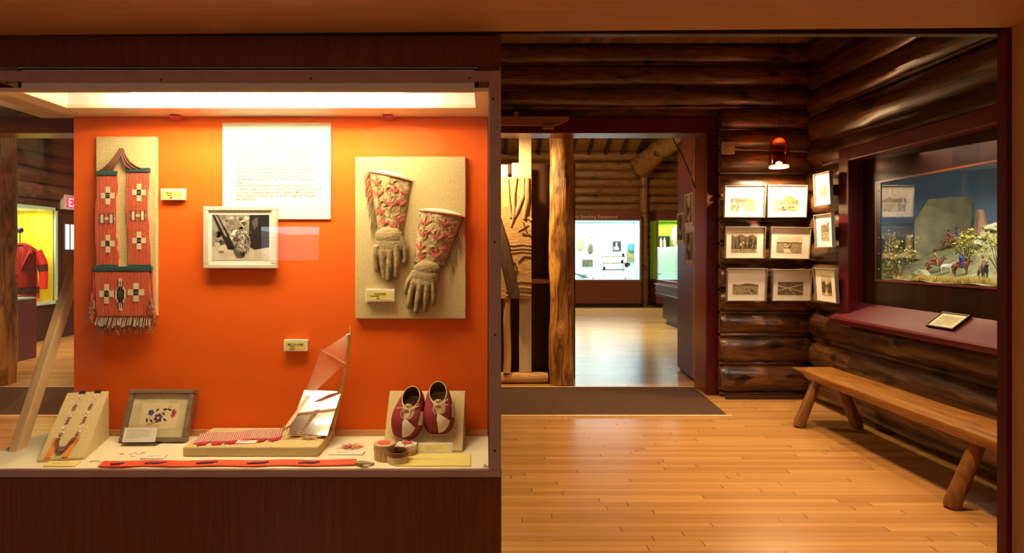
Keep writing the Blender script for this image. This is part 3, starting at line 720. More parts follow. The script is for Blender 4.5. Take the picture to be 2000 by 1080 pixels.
glove('gauntlet_glove', 'upper left tan leather gauntlet with red beaded cuff, fingers pointing down', [(722, 334), (806, 352), (789, 457), (738, 450)],
      [(762, 462, 27, 20), (762, 480, 28, 22), (757, 492, 25, 18)],
      [[(740, 480, 9, .013), (737, 500, 8, .012), (737, 526, 5.5, .009)], [(750, 490, 9, .015), (750, 515, 8, .015), (754, 540, 6, .012)], [(764, 490, 9, .016), (763, 520, 8, .017), (761, 545, 6, .014)], [(776, 480, 9, .014), (778, 505, 8.5, .015), (775, 537, 6.5, .012)]],
      [(785, 465, 8, .009), (793, 485, 8, .009), (794, 504, 6.5, .008), (791, 512, 5.5, .008)],
      [(.18, .22, .16, 1), (.18, .42, .2, 1), (.62, .30, .14, 1), (.52, .56, .22, 1), (.80, .50, .17, 1), (.20, .72, .18, 1), (.30, .90, .15, 1), (.82, .80, .18, 1), (.62, .92, .14, 1), (.86, .30, .08, 1)], -1,
      [[(744, 490, .024), (744, 515, .019), (746, 530, .015)], [(757, 490, .028), (757, 515, .027), (758, 532, .022)], [(770, 488, .028), (771, 510, .026), (769, 530, .022)]])
glove('gauntlet_glove', 'lower right tan leather gauntlet with red beaded cuff, fingers fanned down', [(820, 409), (908, 422), (868, 522), (809, 512)],
      [(836, 524, 26, 16), (832, 540, 28, 20), (826, 552, 25, 16)],
      [[(812, 548, 8, .014), (805, 570, 8, .014), (800, 597, 6, .011)], [(823, 555, 8.5, .017), (819, 580, 8, .018), (815, 605, 6, .015)], [(835, 553, 8, .016), (834, 578, 8, .017), (832, 603, 6, .014)], [(846, 545, 7.5, .013), (848, 568, 7, .014), (847, 590, 5.5, .012)]],
      [(812, 530, 7, .01), (800, 548, 7.5, .010), (794, 566, 5.5, .008)],
      [(.18, .28, .16, 1), (.18, .48, .2, 1), (.62, .24, .16, 1), (.55, .52, .2, 1), (.80, .45, .2, 1), (.14, .74, .16, 1), (.22, .90, .15, 1), (.62, .84, .22, 1), (.82, .70, .16, 1)], 1,
      [[(817, 556, .026), (812, 580, .024), (809, 592, .018)], [(829, 556, .030), (827, 580, .028), (825, 596, .022)], [(841, 552, .027), (841, 575, .024), (841, 590, .018)]])
# ------------------------------------------------------------------ things standing on the case deck
def DZ(x, y, z=ZD): return PZ(x, y, z)
# garter wedge
F1 = Vector((-1.391, 1.849, ZD)); F2 = Vector((-1.263, 1.876, ZD)); B2 = Vector((-1.327, 2.10, ZD)); B1 = Vector((-1.455, 2.073, ZD))
up = Vector((0, 0, 1))
wd = thing('display_wedge', (-1.36, 1.97, ZD), 'linen-covered wedge at the left end of the case, carrying the two garters', 'display wedge')
m = MB(); m.add([F1, F2, B2, B1, F1+up*.008, F2+up*.008, B2+up*.165, B1+up*.165], [(0, 3, 2, 1), (4, 5, 6, 7), (0, 1, 5, 4), (1, 2, 6, 5), (2, 3, 7, 6), (3, 0, 4, 7)])
m.build('linen_cover', burlap, wd, smooth=0, bevel=.002)
sl = Pl(F1+up*.008, F2-F1, (B1+up*.157)-F1)
WL = (F2-F1).length; SL = ((B1+up*.165)-(F1+up*.008)).length
def garter(u, label, twist):
    g = thing('quilled_garter', sl.p(u*WL, SL*.6, .002), label, 'garter', 'quilled garters on the wedge')
    pts = [sl.p(u*WL+.003*math.sin(i*.9)*(i/12), SL*(.97-.70*i/12), .0015+.0012*abs(math.sin(i*.8))) for i in range(13)]
    m = MB(); m.ribbon(pts, sl.u*.0085, sl.n*.0025)
    s_ = m.build('quilled_strip', plain('pale_quill_strip', C(214, 190, 156), .6, var=.3, sc=150), g)
    m = MB()
    for i in range(46):
        q = sl.p(u*WL+R_.uniform(-.006, .006), SL*R_.uniform(.28, .90), .005)
        m.ball(q, (.0016, .0014, .0014), 6, 4)
    for v in (.32, .50, .55, .70, .75):
        for (a, b) in ((0, 0), (.0035, .004), (-.0035, .004), (.0035, -.004), (-.0035, -.004), (0, .007), (0, -.007)): m.box(*[c for p_ in [sl.p(u*WL+a, SL*v+b, .0045)] for c in (p_.x-.0018, p_.x+.0018, p_.y-.0015, p_.y+.0015, p_.z-.0015, p_.z+.002)])
    m.build('quill_motif', plain('rust_quills', C(138, 66, 44), .6, var=.3, sc=200), s_)
    m = MB(); pbox(m, sl, u*WL-.0095, u*WL+.0095, SL*.95, SL*1.0, 0, .006); m.build('end_tab', black, g, bevel=.001)
    m = MB(); m.ribbon([sl.p(u*WL-.006*twist, SL*.28, .006), sl.p(u*WL-.003, SL*.14, .004), sl.p(u*WL-.006, SL*.01, .003)], sl.u*.0085, sl.n*.001); m.build('ribbon', plain('orange_ribbon', C(216, 128, 34), .5, var=.1), g)
    m = MB(); m.ribbon([sl.p(u*WL, SL*.27, .007), sl.p(u*WL+.004*twist, SL*.20, .012), sl.p(u*WL+.014*twist, SL*.12, .010), sl.p(u*WL+.03*twist, SL*.09, .012), sl.p(u*WL+.040*twist, SL*.13, .006)], [sl.u*.006, sl.u*.006, sl.v*.007, sl.v*.010, sl.v*.003], sl.n*.001)
    m.build('cloth_tie', plain('brown_velvet', C(92, 56, 48), .7, var=.3), g)
garter(.25, 'left one of the two quilled garters on the linen wedge', 1)
garter(.62, 'right one of the two quilled garters on the linen wedge', -1)

# embroidery in its frame, leaning on the back board
emb = thing('framed_embroidery', (-1.142, 2.08, ZD), 'grey-brown framed flower embroidery leaning on the orange back of the case', 'framed embroidery')
ep = Pl((-1.256, 2.048, ZD+.0005), (1, 0, 0), (0, .068, .165)); Wd, Hd = .228, .178
gm = wood('weathered_frame', C(88, 68, 50), C(126, 102, 78), (1.5, 10, 10), 8, .6)
m = MB()
for r in ((0, Wd, 0, .016), (0, Wd, Hd-.016, Hd), (0, .016, .016, Hd-.016), (Wd-.016, Wd, .016, Hd-.016)): pbox(m, ep, *r, -.016, .014)
m.build('frame', gm, emb, smooth=0, bevel=.003)
m = MB(); pbox(m, ep, .015, Wd-.015, .015, Hd-.015, -.010, .001); m.build('mat', plain('cream_mat', C(200, 186, 142), .8), emb, smooth=0)
ea, eb = Wd*.5, Hd*.5
m = MB(); pbox(m, ep, ea-.062, ea+.066, eb-.045, eb+.042, .001, .0015); m.build('linen_ground', weave('fine_linen', C(216, 192, 144), C(232, 212, 168), 300, bump=.2), emb, smooth=0)
m = MB()
def ep_poly(pts, h, mi): ppoly(m, ep, [(ea+a, eb+b) for a, b in pts], .0015, .0018+h, mi)
m.tube([ep.p(ea-.035+.075*t, eb-.028+.05*t-.012*math.sin(t*5), .0022) for t in [i/12 for i in range(13)]], .0009, 5, mi=3)
m.tube([ep.p(ea-.03+.01*t, eb-.012+.03*math.sin(t*2.2), .0022) for t in [i/8 for i in range(9)]], .0008, 5, mi=3)
m.tube([ep.p(ea-.033+.005*t, eb-.035+.02*t, .0022) for t in (0, .5, 1)], .0008, 5, mi=3)
for k in range(6): ep_poly(oval(.008*math.cos(k*PI/3+.3), .009*math.sin(k*PI/3+.3)-.008, .0075, .0055, 10, k*PI/3+.3), .0004, 0)
ep_poly(oval(0, -.008, .0045, .0045, 10), .0011, 4)
for k in range(5): ep_poly(oval(-.028+.006*math.cos(k*1.256), .010+.006*math.sin(k*1.256), .0055, .0042, 8, k*1.256), .0004, 1)
for k in range(5): ep_poly(oval(.043+.010*math.cos(k*.55-1.2), .008+.010*math.sin(k*.55-1.2), .008, .0032, 8, k*.55-1.2), .0004+.0001*k, 2)
for a, b, r in ((-.008, .019, .8), (.018, .021, .2), (.034, .020, -.3), (.016, .006, -.5), (-.022, -.018, 2.4), (-.038, -.016, 1.9), (.024, -.014, -.5)): ep_poly(oval(a, b, .0075, .0034, 9, r), .0003, 5)
m.build('flower_stitching', [plain('plum_thread', C(72, 32, 74), .7), plain('blue_thread', C(30, 66, 140), .7), plain('magenta_thread', C(150, 36, 96), .7), plain('tan_thread', C(176, 112, 70), .7), plain('white_thread', C(232, 224, 220), .7), plain('green_thread', C(30, 72, 62), .7)], emb, smooth=0)
# clear acrylic holder
ac = thing('label_holder', (-1.17, 1.995, ZD), 'clear acrylic stand with a white printed card, in front of the framed embroidery', 'label holder')
a = DZ(238, 872); ap = Pl((a.x-.002, a.y, ZD+.006), (1, 0.02, 0), (0.06, .35, .9))
acr = glass('acrylic', .12, (.96, .93, .88, 1))
m = MB(); pbox(m, ap, 0, .112, 0, .066, -.002, 0); m.box(a.x-.004, a.x+.116, a.y-.004, a.y+.045, ZD, ZD+.003); m.build('acrylic_stand', acr, ac, smooth=0)
m = MB(); pbox(m, ap, .001, .111, .008, .055, .0004, .0012, 0); pl2 = Pl(ap.p(0, 0, .0012), ap.u, ap.v); printlines(m, pl2, .012, .100, .048, 6, .0052, .0022, 5, 1, .0002, 9)
m.build('printed_card', [paper, ink_p], ac, smooth=0)

# burlap plinth, bow loom, belt, mirror
pn = thing('burlap_plinth', (-.75, 2.0, ZD), 'low burlap-covered platform under the bow loom and the mirror', 'plinth')
MB().box(-.969, -.536, 1.904, 2.116, ZD+.0002, ZD+.031).build('burlap_cover', burlap, pn, smooth=0, bevel=.004)
ZP = ZD+.0312
bow = thing('bow_loom', P(650, 836, 2.09), 'curved wooden bow loom strung with pale threads, behind the tilted mirror', 'loom')
bp_ = [(646, 846), (651, 822), (657, 795), (664, 768), (672, 735), (678, 704), (682, 672), (684, 655), (685, 636)]
m = MB(); m.tube([P(x, y, 2.098) for x, y in bp_], [.010, .012, .012, .010, .0085, .007, .0055, .0048, .003], 12, amp=.1, seed=3)
m.build('bow_stave', wood('bow_wood', C(196, 142, 66), C(224, 176, 100), (12, 12, 2), 4, .45), bow)
m = MB(); m.tube([P(626, 684, 2.085), P(651, 697, 2.08), P(675, 711, 2.075)], [.0045, .0058, .0058], 8, flat=.6); m.build('spreader_bar', wood('spreader_wood', C(150, 96, 50), C(186, 130, 76), (3, 12, 12), 4), bow)
m = MB()
for i in range(18):
    t = i/17; a = P(598+17*t, 764, 2.07); b = P(628+44*t, 686+24*t, 2.082); c = P(676+5*t, 655+1*t, 2.09)
    m.tube([a, b], .00055, 4); m.tube([b, c], .00055, 4)
m.tube([P(676, 655, 2.09), P(684, 653, 2.095)], .004, 8)
m.build('warp_threads', plain('pale_thread', C(238, 206, 170), .7), bow)
m = MB()
a, b = P(603, 772, 2.045), P(578, 815, 2.00)
pts = [P(603+(561-603)*t, 772+(833-772)*t, 2.045-.07*t) for t in [i/10 for i in range(11)]]
m.ribbon(pts, [Vector((.009+.001*math.sin(i), 0, .004)) for i in range(11)], (0, -.0015, 0), 0)
for i in range(9):
    for s_ in (-1, 1):
        c = pts[i].lerp(pts[i+1], .5); m.tube([c+Vector((-.008*s_, -.002, -.003*s_)), c+Vector((0, -.003, -.006)), c+Vector((.008*s_, -.002, .003*s_))], .0009, 4, mi=1)
m.build('woven_band', [plain('woven_quill_cream', C(232, 204, 160), .7, var=.2, sc=200), plain('woven_quill_brown', C(150, 92, 50), .7)], bow)
m = MB()
for i in range(26): 
    t = R_.random(); a = P(556+R_.uniform(-4, 8), 832+R_.uniform(-3, 3), 1.985); m.tube([a, a+Vector((R_.uniform(-.012, .008), R_.uniform(-.01, .01), -R_.uniform(.004, .016)))], .0008, 4)
m.build('loose_ends', plain('tan_fibre', C(176, 134, 80), .8), bow)
belt = thing('quilled_belt', PZ(460, 852, ZP), 'pink and white quilled belt with red tassels lying on the burlap platform', 'belt')
path = [PZ(553-16.8*i, 846+1.15*i+1.2*math.sin(i*1.3), ZP+.0125) for i in range(11)]
m = MB(); m.ribbon(path, Vector((0.004, .016, .011)), (0, -.002, .003))
bb = m.build('belt_band', quill_mat('belt_quills', C(120, 60, 50), C(214, 96, 92), C(240, 206, 176), 'X', 55), belt)
m = MB()
for i in range(60):
    t = i/60*10; k = int(t); c = path[k].lerp(path[min(10, k+1)], t-k)+Vector((-.004, -.0165, -.008))
    if (i % 10) < 6:
        for j in range(4): m.tube([c, c+Vector((R_.uniform(-.004, .004), -.008, -.0005)), c+Vector((R_.uniform(-.008, .008), -R_.uniform(.018, .032), -.0015))], [.0015, .0020, .0014], 5)
m.build('red_tassels', plain('crimson_wool', C(178, 30, 44), .9, var=.3, sc=300), belt)
m = MB()
for i in range(16):
    a = PZ(392+R_.uniform(0, 25), 848+R_.uniform(-3, 8), ZP+.004); m.tube([a, a+Vector((R_.uniform(-.01, .03), .012, .002))], .0009, 4)
m.build('loose_threads', plain('tan_fibre', C(176, 134, 80), .8), belt)
mir = thing('mirror', (-.607, 2.04, ZP), 'unframed rectangular mirror tilted back on the platform, reflecting the case light', 'mirror')
A = PZ(563, 847, ZP+.012); B_ = PZ(639, 851, ZP+.012); T = P(581, 762, 2.122)
mp_ = Pl(A, B_-A, T-A); wM = (B_-A).length; hM = (T-A).length
mirm = plain('mirror_silver', (.93, .93, .9, 1), .01, 1.0, var=0)
m = MB(); pbox(m, mp_, 0, wM, 0, hM, -.003, 0); m.build('mirror_glass', mirm, mir, smooth=0)
m = MB(); pbox(m, mp_, .001, wM-.001, .001, hM-.001, -.005, -.0032); m.build('backing', black, mir, smooth=0)
m = MB(); m.tube([A+Vector((0, -.006, 0)), A.lerp(B_, .4)+Vector((0, -.010, -.001)), B_+Vector((-.02, -.008, -.001))], .0025, 8, flat=.6); m.build('wooden_support', peeled_x, mir)

def quills(name, label, c, r, cols, n, seed, cat='quills'):
    m = MB(); q = random.Random(seed)
    for i in range(n):
        a = q.uniform(0, 2*PI); l = r*q.uniform(.5, 1); o2 = Vector((q.uniform(-.1, .1)*r, q.uniform(-.1, .1)*r, 0))
        p0 = c+o2+Vector((0, 0, .0012+i*.00008)); p1 = p0+Vector((math.cos(a)*l, math.sin(a)*l*.7, .0004)); m.tube([p0, p0.lerp(p1, .6), p1], [.0012, .0012, .0003], 5, mi=q.randrange(len(cols)))
    return tag(m.build(name, cols, loc=c), label, cat)
qt = [plain('tan_quill', C(200, 160, 100), .5), plain('pale_quill', C(238, 222, 180), .5), plain('rust_quill', C(196, 90, 60), .5)]
qr = [plain('pink_quill', C(214, 70, 80), .5), plain('violet_quill', C(150, 80, 130), .5), plain('gold_quill', C(232, 186, 70), .5)]
quills('quill_bundle', 'small starburst of tan quills on the platform below the mirror', PZ(604, 857, ZP), .040, qt, 44, 3)
quills('quill_bundle', 'starburst of pink and gold dyed quills on the deck right of the platform', PZ(686, 874, ZD+.0005), .052, qr, 70, 4)
m = MB(); q = random.Random(9)
for i in range(9):
    a = PZ(q.uniform(228, 282), q.uniform(884, 892), ZD+.001); t = q.uniform(-.6, .6); m.tube([a, a+Vector((.012*math.cos(t), .012*math.sin(t), .0005))], .0008, 5, mi=i % 3)
tag(m.build('loose_quills', qt, loc=PZ(255, 888, ZD)), 'few loose undyed quills lying on the deck below the framed embroidery', 'quills')
def deckcard(x0, x1, y0, y1, label, z=ZD, mat=None, seed=1, skew=0):
    a = PZ(x0, y1, z+.0005); b = PZ(x1, y1, z+.0005); c = PZ(x1+skew, y0, z+.0005); d = PZ(x0+skew, y0, z+.0005)
    m = MB(); m.hexa([a, b, c, d, a+up*.003, b+up*.003, c+up*.0045, d+up*.0045])
    pl_ = Pl(a.lerp(d, .5)+up*.0042, b-a, d-a)
    printlines(m, pl_, (b-a).length*.2, (b-a).length*.8, .004, 2, .005, .0016, seed, 1, .0003)
    o_ = m.build('deck_label', [mat or paper, ink_p], smooth=0, loc=tuple(a)); return tag(o_, label, 'label')
deckcard(84, 146, 903, 912, 'pale label at the left front corner of the deck, before the garter wedge', mat=paper_y, seed=2, skew=12)
deckcard(274, 318, 890, 897, 'small cream label on the deck in front of the loose quills', seed=3, skew=9)
deckcard(457, 497, 862, 867, 'small label lying on the burlap platform below the quilled belt', z=ZP, seed=4, skew=8)
deckcard(641, 708, 883, 889, 'small cream label in front of the pink quill starburst', seed=5, skew=5)
yc = deckcard(772, 920, 888, 911, 'large pale yellow card lying flat in front of the moccasin wedge', mat=paper_y, seed=6, skew=-2)

# long sash
sash = thing('quilled_belt', PZ(450, 906, ZD), 'long narrow red and orange quilled sash stretched along the front of the deck', 'belt')
pts = [PZ(197+i*16.6, 907-.1*i+.8*math.sin(i*.8), ZD+.005+.0015*abs(math.sin(i*.6))) for i in range(31)]
m = MB(); m.ribbon(pts, Vector((0, .014, .0035)), (0, 0, .003)); sb_ = m.build('sash_band', plain('vermilion_quills', C(214, 74, 34), .6, var=.25, sc=160), sash)
for i, k in enumerate((2, 6, 7, 12, 13, 18, 19, 24, 25)):
    m = MB(); c = pts[k]
    for a, b, r in ((0, 0, .009), (.012, .004, .006), (-.012, -.004, .006)): m.box(c.x+a-r, c.x+a+r, c.y+b-r*.6, c.y+b+r*.6, c.z+.0030, c.z+.0052)
    m.build('sash_motif', plain('plum_quills', C(96, 48, 76), .6, var=.3, sc=150), sb_, smooth=0)
m = MB(); m.ribbon([pts[-1]+Vector((0, 0, .0005)), PZ(716, 904, ZD+.003)], Vector((0, .008, 0)), (0, 0, .002)); m.build('yellow_end', plain('yellow_quills', C(232, 196, 90), .6, var=.2, sc=160), sash)
m = MB(); m.ribbon([PZ(690, 904, ZD+.004), PZ(704, 903, ZD+.012), PZ(712, 904, ZD+.013), PZ(722, 905, ZD+.006), PZ(731, 906, ZD+.002)], [Vector((0, r, 0)) for r in (.006, .011, .011, .009, .006)], (0, 0, .002)); m.build('leather_end', leather, sash)
m = MB(); m.tube([PZ(203, 905, ZD+.002), PZ(192, 901, ZD+.004), PZ(184, 900, ZD+.002), PZ(174, 902, ZD+.001)], .001, 6); m.build('thong', leather, sash)

# quill boxes
ring_m = plain('brown_quill_rim', C(132, 80, 50), .6, var=.3, sc=200)
def qbox(x, ybot, r, h, label, kind):
    c = PZ(x, ybot, ZD); c.y += r; c = Vector(((x-CX)/F*c.y, c.y, ZD+.0006))
    g = thing('quill_box', c, label, 'trinket box', 'little quilled bark boxes')
    side = quill_mat('box_side_%s' % kind, C(120, 84, 50), C(206, 170, 120), C(236, 212, 160), 'X', 60)
    m = MB()
    if kind == 'open':
        m.lathe(c, [(r*.97, 0), (r, .002), (r, h*.6)], 28, 0); m.lathe(c, [(r*1.0, h*.6), (r*1.02, h*.62), (r*1.02, h), (r*.94, h), (r*.94, h*.12), (.0001, h*.12)], 28, 1)
        m.build('box_body', [plain('cream_bark', C(224, 196, 150), .6, var=.15, sc=100), ring_m], g)
    else:
        hb = h*.55
        m.lathe(c, [(r*.97, 0), (r, .002), (r, hb), (r*.95, hb)], 28, 0); m.build('box_body', plain('striped_bark_'+kind, C(206, 168, 112), .6, var=.4, sc=60, stretch=(6, 6, .3)), g)
        m = MB(); m.lathe(c, [(r*1.03, hb), (r*1.04, hb+.001), (r*1.04, h-.002), (r*.99, h), (.0001, h)], 28, 0)
        ld = m.build('lid', plain('striped_lid_'+kind, C(210, 174, 120) if kind == 'red' else C(238, 232, 214), .6, var=.3 if kind == 'red' else .08, sc=60, stretch=(6, 6, .3)), g)
        m = MB()
        if kind == 'red':
            m.lathe(c+up*h, [(r*.62, 0), (r*.62, .0015), (.0001, .002)], 20)
            m.build('lid_rosette', plain('pink_rosette', C(208, 84, 80), .6, var=.3, sc=200), ld)
        else:
            for k in range(9):
                a = 2*PI*k/9; p0 = c+up*h; m.tube([p0+up*.001, p0+Vector((math.cos(a)*r*.3, math.sin(a)*r*.3, .003)), p0+Vector((math.cos(a)*r*.6, math.sin(a)*r*.6, .001))], [.003, .0035, .001], 8, flat=.6)
            for k in range(6):
                a = 2*PI*k/6+.4; m.ball(c+Vector((math.cos(a)*r*.8, math.sin(a)*r*.8, h+.001)), (.004, .003, .001), 8, 4, mi=1)
            m.build('lid_rosette', [plain('red_rosette', C(204, 62, 56), .6, var=.3, sc=200), plain('green_leaves', C(60, 110, 84), .6)], ld)
    return g
qbox(751, 903, .0325, .050, 'taller brown quill box with a red rosette lid, left of the three small boxes', 'red')
qbox(795, 894, .0315, .036, 'white-lidded quill box with a red star, hindmost of the three small boxes', 'star')
qbox(777, 909.5, .0325, .036, 'open quill box with brown inside rim, frontmost of the three small boxes', 'open')

# moccasin wedge
mw = thing('display_wedge', (-.207, 2.02, ZD), 'linen-covered slanting stand that holds up the pair of moccasins', 'display wedge')
yb0, yb1, zt = 1.945, 2.105, ZD+.163
m = MB(); m.add([(-.337, yb0, ZD+.0003), (-.078, yb0, ZD+.0003), (-.074, 2.112, ZD+.0003), (-.341, 2.112, ZD+.0003), (-.337, yb0, ZD+.006), (-.078, yb0, ZD+.006), (-.074, yb1, zt), (-.341, yb1, zt), (-.341, 2.112, zt), (-.074, 2.112, zt)],
      [(0, 3, 2, 1), (4, 5, 6, 7), (0, 1, 5, 4), (7, 6, 9, 8), (2, 3, 8, 9), (1, 2, 9, 6, 5), (3, 0, 4, 7, 8)])
m.build('linen_cover', burlap, mw, smooth=0, bevel=.002)
lc = thing('object_label', (-.16, 1.93, ZD), 'yellow printed label leaning on the foot of the moccasin stand', 'label')
a = DZ(815, 889); lp = Pl((a.x, 1.925, ZD+.0055), (1, 0, 0), (0, .45, .9)); m = MB()
pbox(m, lp, 0, .112, 0, .032, 0, .003); m.build('label_block', paper, lc, smooth=0)
m = MB(); pbox(m, lp, .004, .100, .004, .026, .003, .0035, 0); pl2 = Pl(lp.p(0, 0, .0035), lp.u, lp.v); printlines(m, pl2, .025, .085, .021, 3, .006, .002, 8, 1, .0002); m.build('label_sheet', [paper_y, ink_p], lc, smooth=0)

moc_red = plain('moccasin_quills', C(138, 22, 42), .6, var=.55, sc=260, stretch=(3, .6, .6), bump=.5, bsc=400)
moc_cream = plain('cream_moccasin_quills', C(238, 228, 196), .6, var=.08, sc=120); hide = plain('pale_hide', C(196, 170, 128), .8, var=.15, sc=40, bump=.4, bsc=200)
hide_in = plain('grey_hide_lining', C(128, 112, 84), .9, var=.2)
def moccasin(x, label, yaw, lat):
    g = thing('moccasin', (0, 0, 0), label, 'moccasin', 'pair of moccasins on the slanting stand')
    g['_b'] = (0, 0, 0)
    Lh, Wh = .162, .047        # length, half width; local: x = lateral, y = towards heel, z = up from sole
    n = 36
    def sole(t):               # t angle; 0 = toe
        a = t; y = Lh/2-Lh/2*math.cos(a); s_ = y/Lh
        wv = Wh*max(0, math.sin(min(PI, a if a <= PI else 2*PI-a)))**.50*(1.12-.34*s_)*(1+.12*math.exp(-((s_-.28)/.2)**2))
        return Vector((wv*(1 if a <= PI else -1), y, 0))
    def collar(t):
        return Vector((.029*math.sin(t), .112-.036*math.cos(t), 0))
    def Sf(t, v, off=0):
        a = sole(t); b = collar(t); s_ = v
        fwd = (1+math.cos(t))/2                 # 1 at toe, 0 at heel
        k = (v**(1.55))*fwd+(v**2.6)*(1-fwd)   # inward travel
        p = a.lerp(b, k)
        zc = .090-.020*fwd
        hz = zc*(max(0, math.sin(v*PI/2))**(.75))*fwd+zc*v*(1-fwd)
        bul = 1+.10*math.sin(v*PI)
        c = Vector((0, Lh*.5, 0)); q = Vector((p.x*bul, (p.y-Lh*.5)*(1+.05*math.sin(v*PI))+Lh*.5, hz))
        if off:
            d = Vector((q.x, (q.y-Lh*.5)*.7, .03)); q = q+d.normalized()*off
        return q
    def grid(f, nu, nv, mi, m, t0=0, t1=2*PI, v0=0, v1=1, off=0):
        vs = [f(t0+(t1-t0)*i/nu, v0+(v1-v0)*j/nv, off) for j in range(nv+1) for i in range(nu+1)]
        m.add(vs, [(j*(nu+1)+i, j*(nu+1)+i+1, (j+1)*(nu+1)+i+1, (j+1)*(nu+1)+i) for j in range(nv) for i in range(nu)], mi)
    m = MB(); grid(Sf, 44, 16, 0, m); m.add([sole(2*PI*i/40) for i in range(40)], [tuple(range(40))], 1)
    up_ = m.build('upper', [moc_red, hide], g, smooth=70)
    m = MB()
    def inner(t, v, off): q = Sf(t, v); return Vector((q.x*.93, (q.y-.112)*.93+.112, q.z-.0005))
    grid(inner, 30, 8, 0, m, v0=.45, v1=1.0); ins = m.build('lining', hide_in, up_, smooth=70)
    # hide vamp patch below the collar front
    m = MB(); vs = []; nu = 10; nv = 8
    for j in range(nv+1):
        v = .72+.27*j/nv
        for i in range(nu+1):
            a = (-1+2*i/nu)*(.42+.5*(j/nv)); vs.append(Sf(a, v-(.10*(1-abs(-1+2*i/nu)) if j == 0 else 0), .0012))
    m.add(vs, [(j*(nu+1)+i, j*(nu+1)+i+1, (j+1)*(nu+1)+i+1, (j+1)*(nu+1)+i) for j in range(nv) for i in range(nu)]); m.build('vamp_patch', hide, up_, smooth=70)
    # cream quilled diamonds, laid on the curved upper
    for (t0, v0, dt, dv) in ((0, .38, .60, .31), (1.2, .42, .42, .28), (-1.2, .42, .42, .28)):
        m = MB(); nn = 8; vs = []
        for j in range(nn+1):
            for i in range(nn+1):
                u_, w_ = i/nn*2-1, j/nn*2-1; vs.append(Sf(t0+(u_-w_)/2*dt*(1+.25*(u_+w_)/2), v0+(u_+w_)/2*dv, .0022))
        m.add(vs, [(j*(nn+1)+i, j*(nn+1)+i+1, (j+1)*(nn+1)+i+1, (j+1)*(nn+1)+i) for j in range(nn) for i in range(nn)]); m.build('quilled_diamond', moc_cream, up_, smooth=80)
    m = MB(); m.tube([Sf(2*PI*i/40, 1.0, 0) for i in range(41)], .0016, 6, cap=False); m.build('collar_edging', plain('pale_edge_hide', C(226, 200, 160), .8), up_)
    m = MB(); m.tube([sole(2*PI*i/48)*1.0+Vector((0, 0, .001))+Vector((sole(2*PI*i/48).x*.03, 0, 0)) for i in range(49)], .0026, 7, cap=False, amp=.25, seed=2); m.build('sole_seam', plain('pale_edge_hide', C(226, 200, 160), .8), up_)
    m = MB(); m.ball((0, .084, .056), (.016, .012, .022), 12, 8, amp=.2); m.build('tongue', hide, up_)
    fz = Sf(0, .97)
    m = MB()
    k0 = fz+Vector((0, -.006, .006))
    m.tube([Sf(-1.1, .9, .002), k0+Vector((-.012, .004, .002)), k0, k0+Vector((.012, .004, .002)), Sf(1.1, .9, .002)], .0017, 6)
    for s_ in (-1, 1):
        loop = [k0+Vector((s_*(.012*math.sin(a)+.006*(a/PI)), -.016*(1-math.cos(a))/1.2, -.012*(1-math.cos(a))/2+.006*math.sin(a))) for a in [PI*2*i/14 for i in range(15)]]
        m.tube(loop, .0017, 6)
    m.tube([k0, k0+Vector((-lat*.014, .0, .006)), k0+Vector((-lat*.034, -.002, .000))], .0014, 6)
    m.ball(k0, .0038, 8, 6)
    m.build('laces', plain('lace_thong', C(206, 180, 136), .8), g)
    # place on the slope
    s_dir = Vector((0, (yb1-yb0), zt-ZD-.006)).normalized(); nrm = Vector((0, -s_dir.z, s_dir.y)); X_ = Vector((1, 0, 0))
    y_ax = (s_dir*math.cos(yaw)+X_*math.sin(yaw)).normalized(); x_ax = y_ax.cross(nrm).normalized()
    Mx = Matrix((x_ax, y_ax, nrm)).transposed().to_4x4()
    t = (x[1]); org = Vector((x[0], yb0+(yb1-yb0)*t, ZD+.006+(zt-ZD-.006)*t))+nrm*.004
    Mx.translation = org; g.matrix_world = Mx
moccasin((-.276, .17), 'left moccasin of the pair, red with cream diamonds, toe turned left', .22, 1)
moccasin((-.158, .24), 'right moccasin of the pair, red with cream diamonds, toe straight down', -.04, -1)
g = thing('corner_latch', (0, 1.815, ZD), 'tiny white latch in the right front corner of the deck', 'latch')
m = MB(); m.box(-.010, .004, 1.808, 1.82, ZD+.0003, ZD+.006); m.ball((-.004, 1.812, ZD+.008), .0035, 8, 6); m.build('latch_body', white_m, g, bevel=.001)
# ------------------------------------------------------------------ bench
bwood = wood('honey_bench_wood', C(112, 68, 22), C(170, 110, 42), (9, 1.2, 9), 3, .38, .3, knots=3, coat=.2)
lwood = wood('bench_leg_wood', C(100, 60, 24), C(154, 96, 42), (9, 9, 1.4), 3, .45, .5, knots=4)
bench = thing('bench', (2.77, 3.95, 0), 'long rustic half-log wooden bench along the log wall under the diorama', 'bench')
m = MB(); n = 30; vs = []
prof = [(-.165, .43), (-.168, .418), (-.135, .365), (-.05, .345), (.08, .345), (.15, .372), (.168, .418), (.165, .43)]
for i in range(n+1):
    t = i/n; y = 2.78+2.30*t; e = min(1, min(t, 1-t)*14+.12)
    for a, z in prof:
        zz = .43-(.43-z)*(e if z < .41 else 1); xx = a+.006*noise.noise(Vector((t*6, a*3, 1)))
        vs.append((2.77+xx+(.012*(1-t)), y+(0.0 if z > .40 else (.05*(.5-t)*2*(1-e))), zz+.003*noise.noise(Vector((t*5, a*4, 9)))))
k = len(prof); fs = [(i*k+j, i*k+(j+1) % k, (i+1)*k+(j+1) % k, (i+1)*k+j) for i in range(n) for j in range(k)]+[tuple(range(k))[::-1], tuple(range(n*k, n*k+k))]
m.add(vs, fs); m.build('seat', bwood, bench, smooth=35)
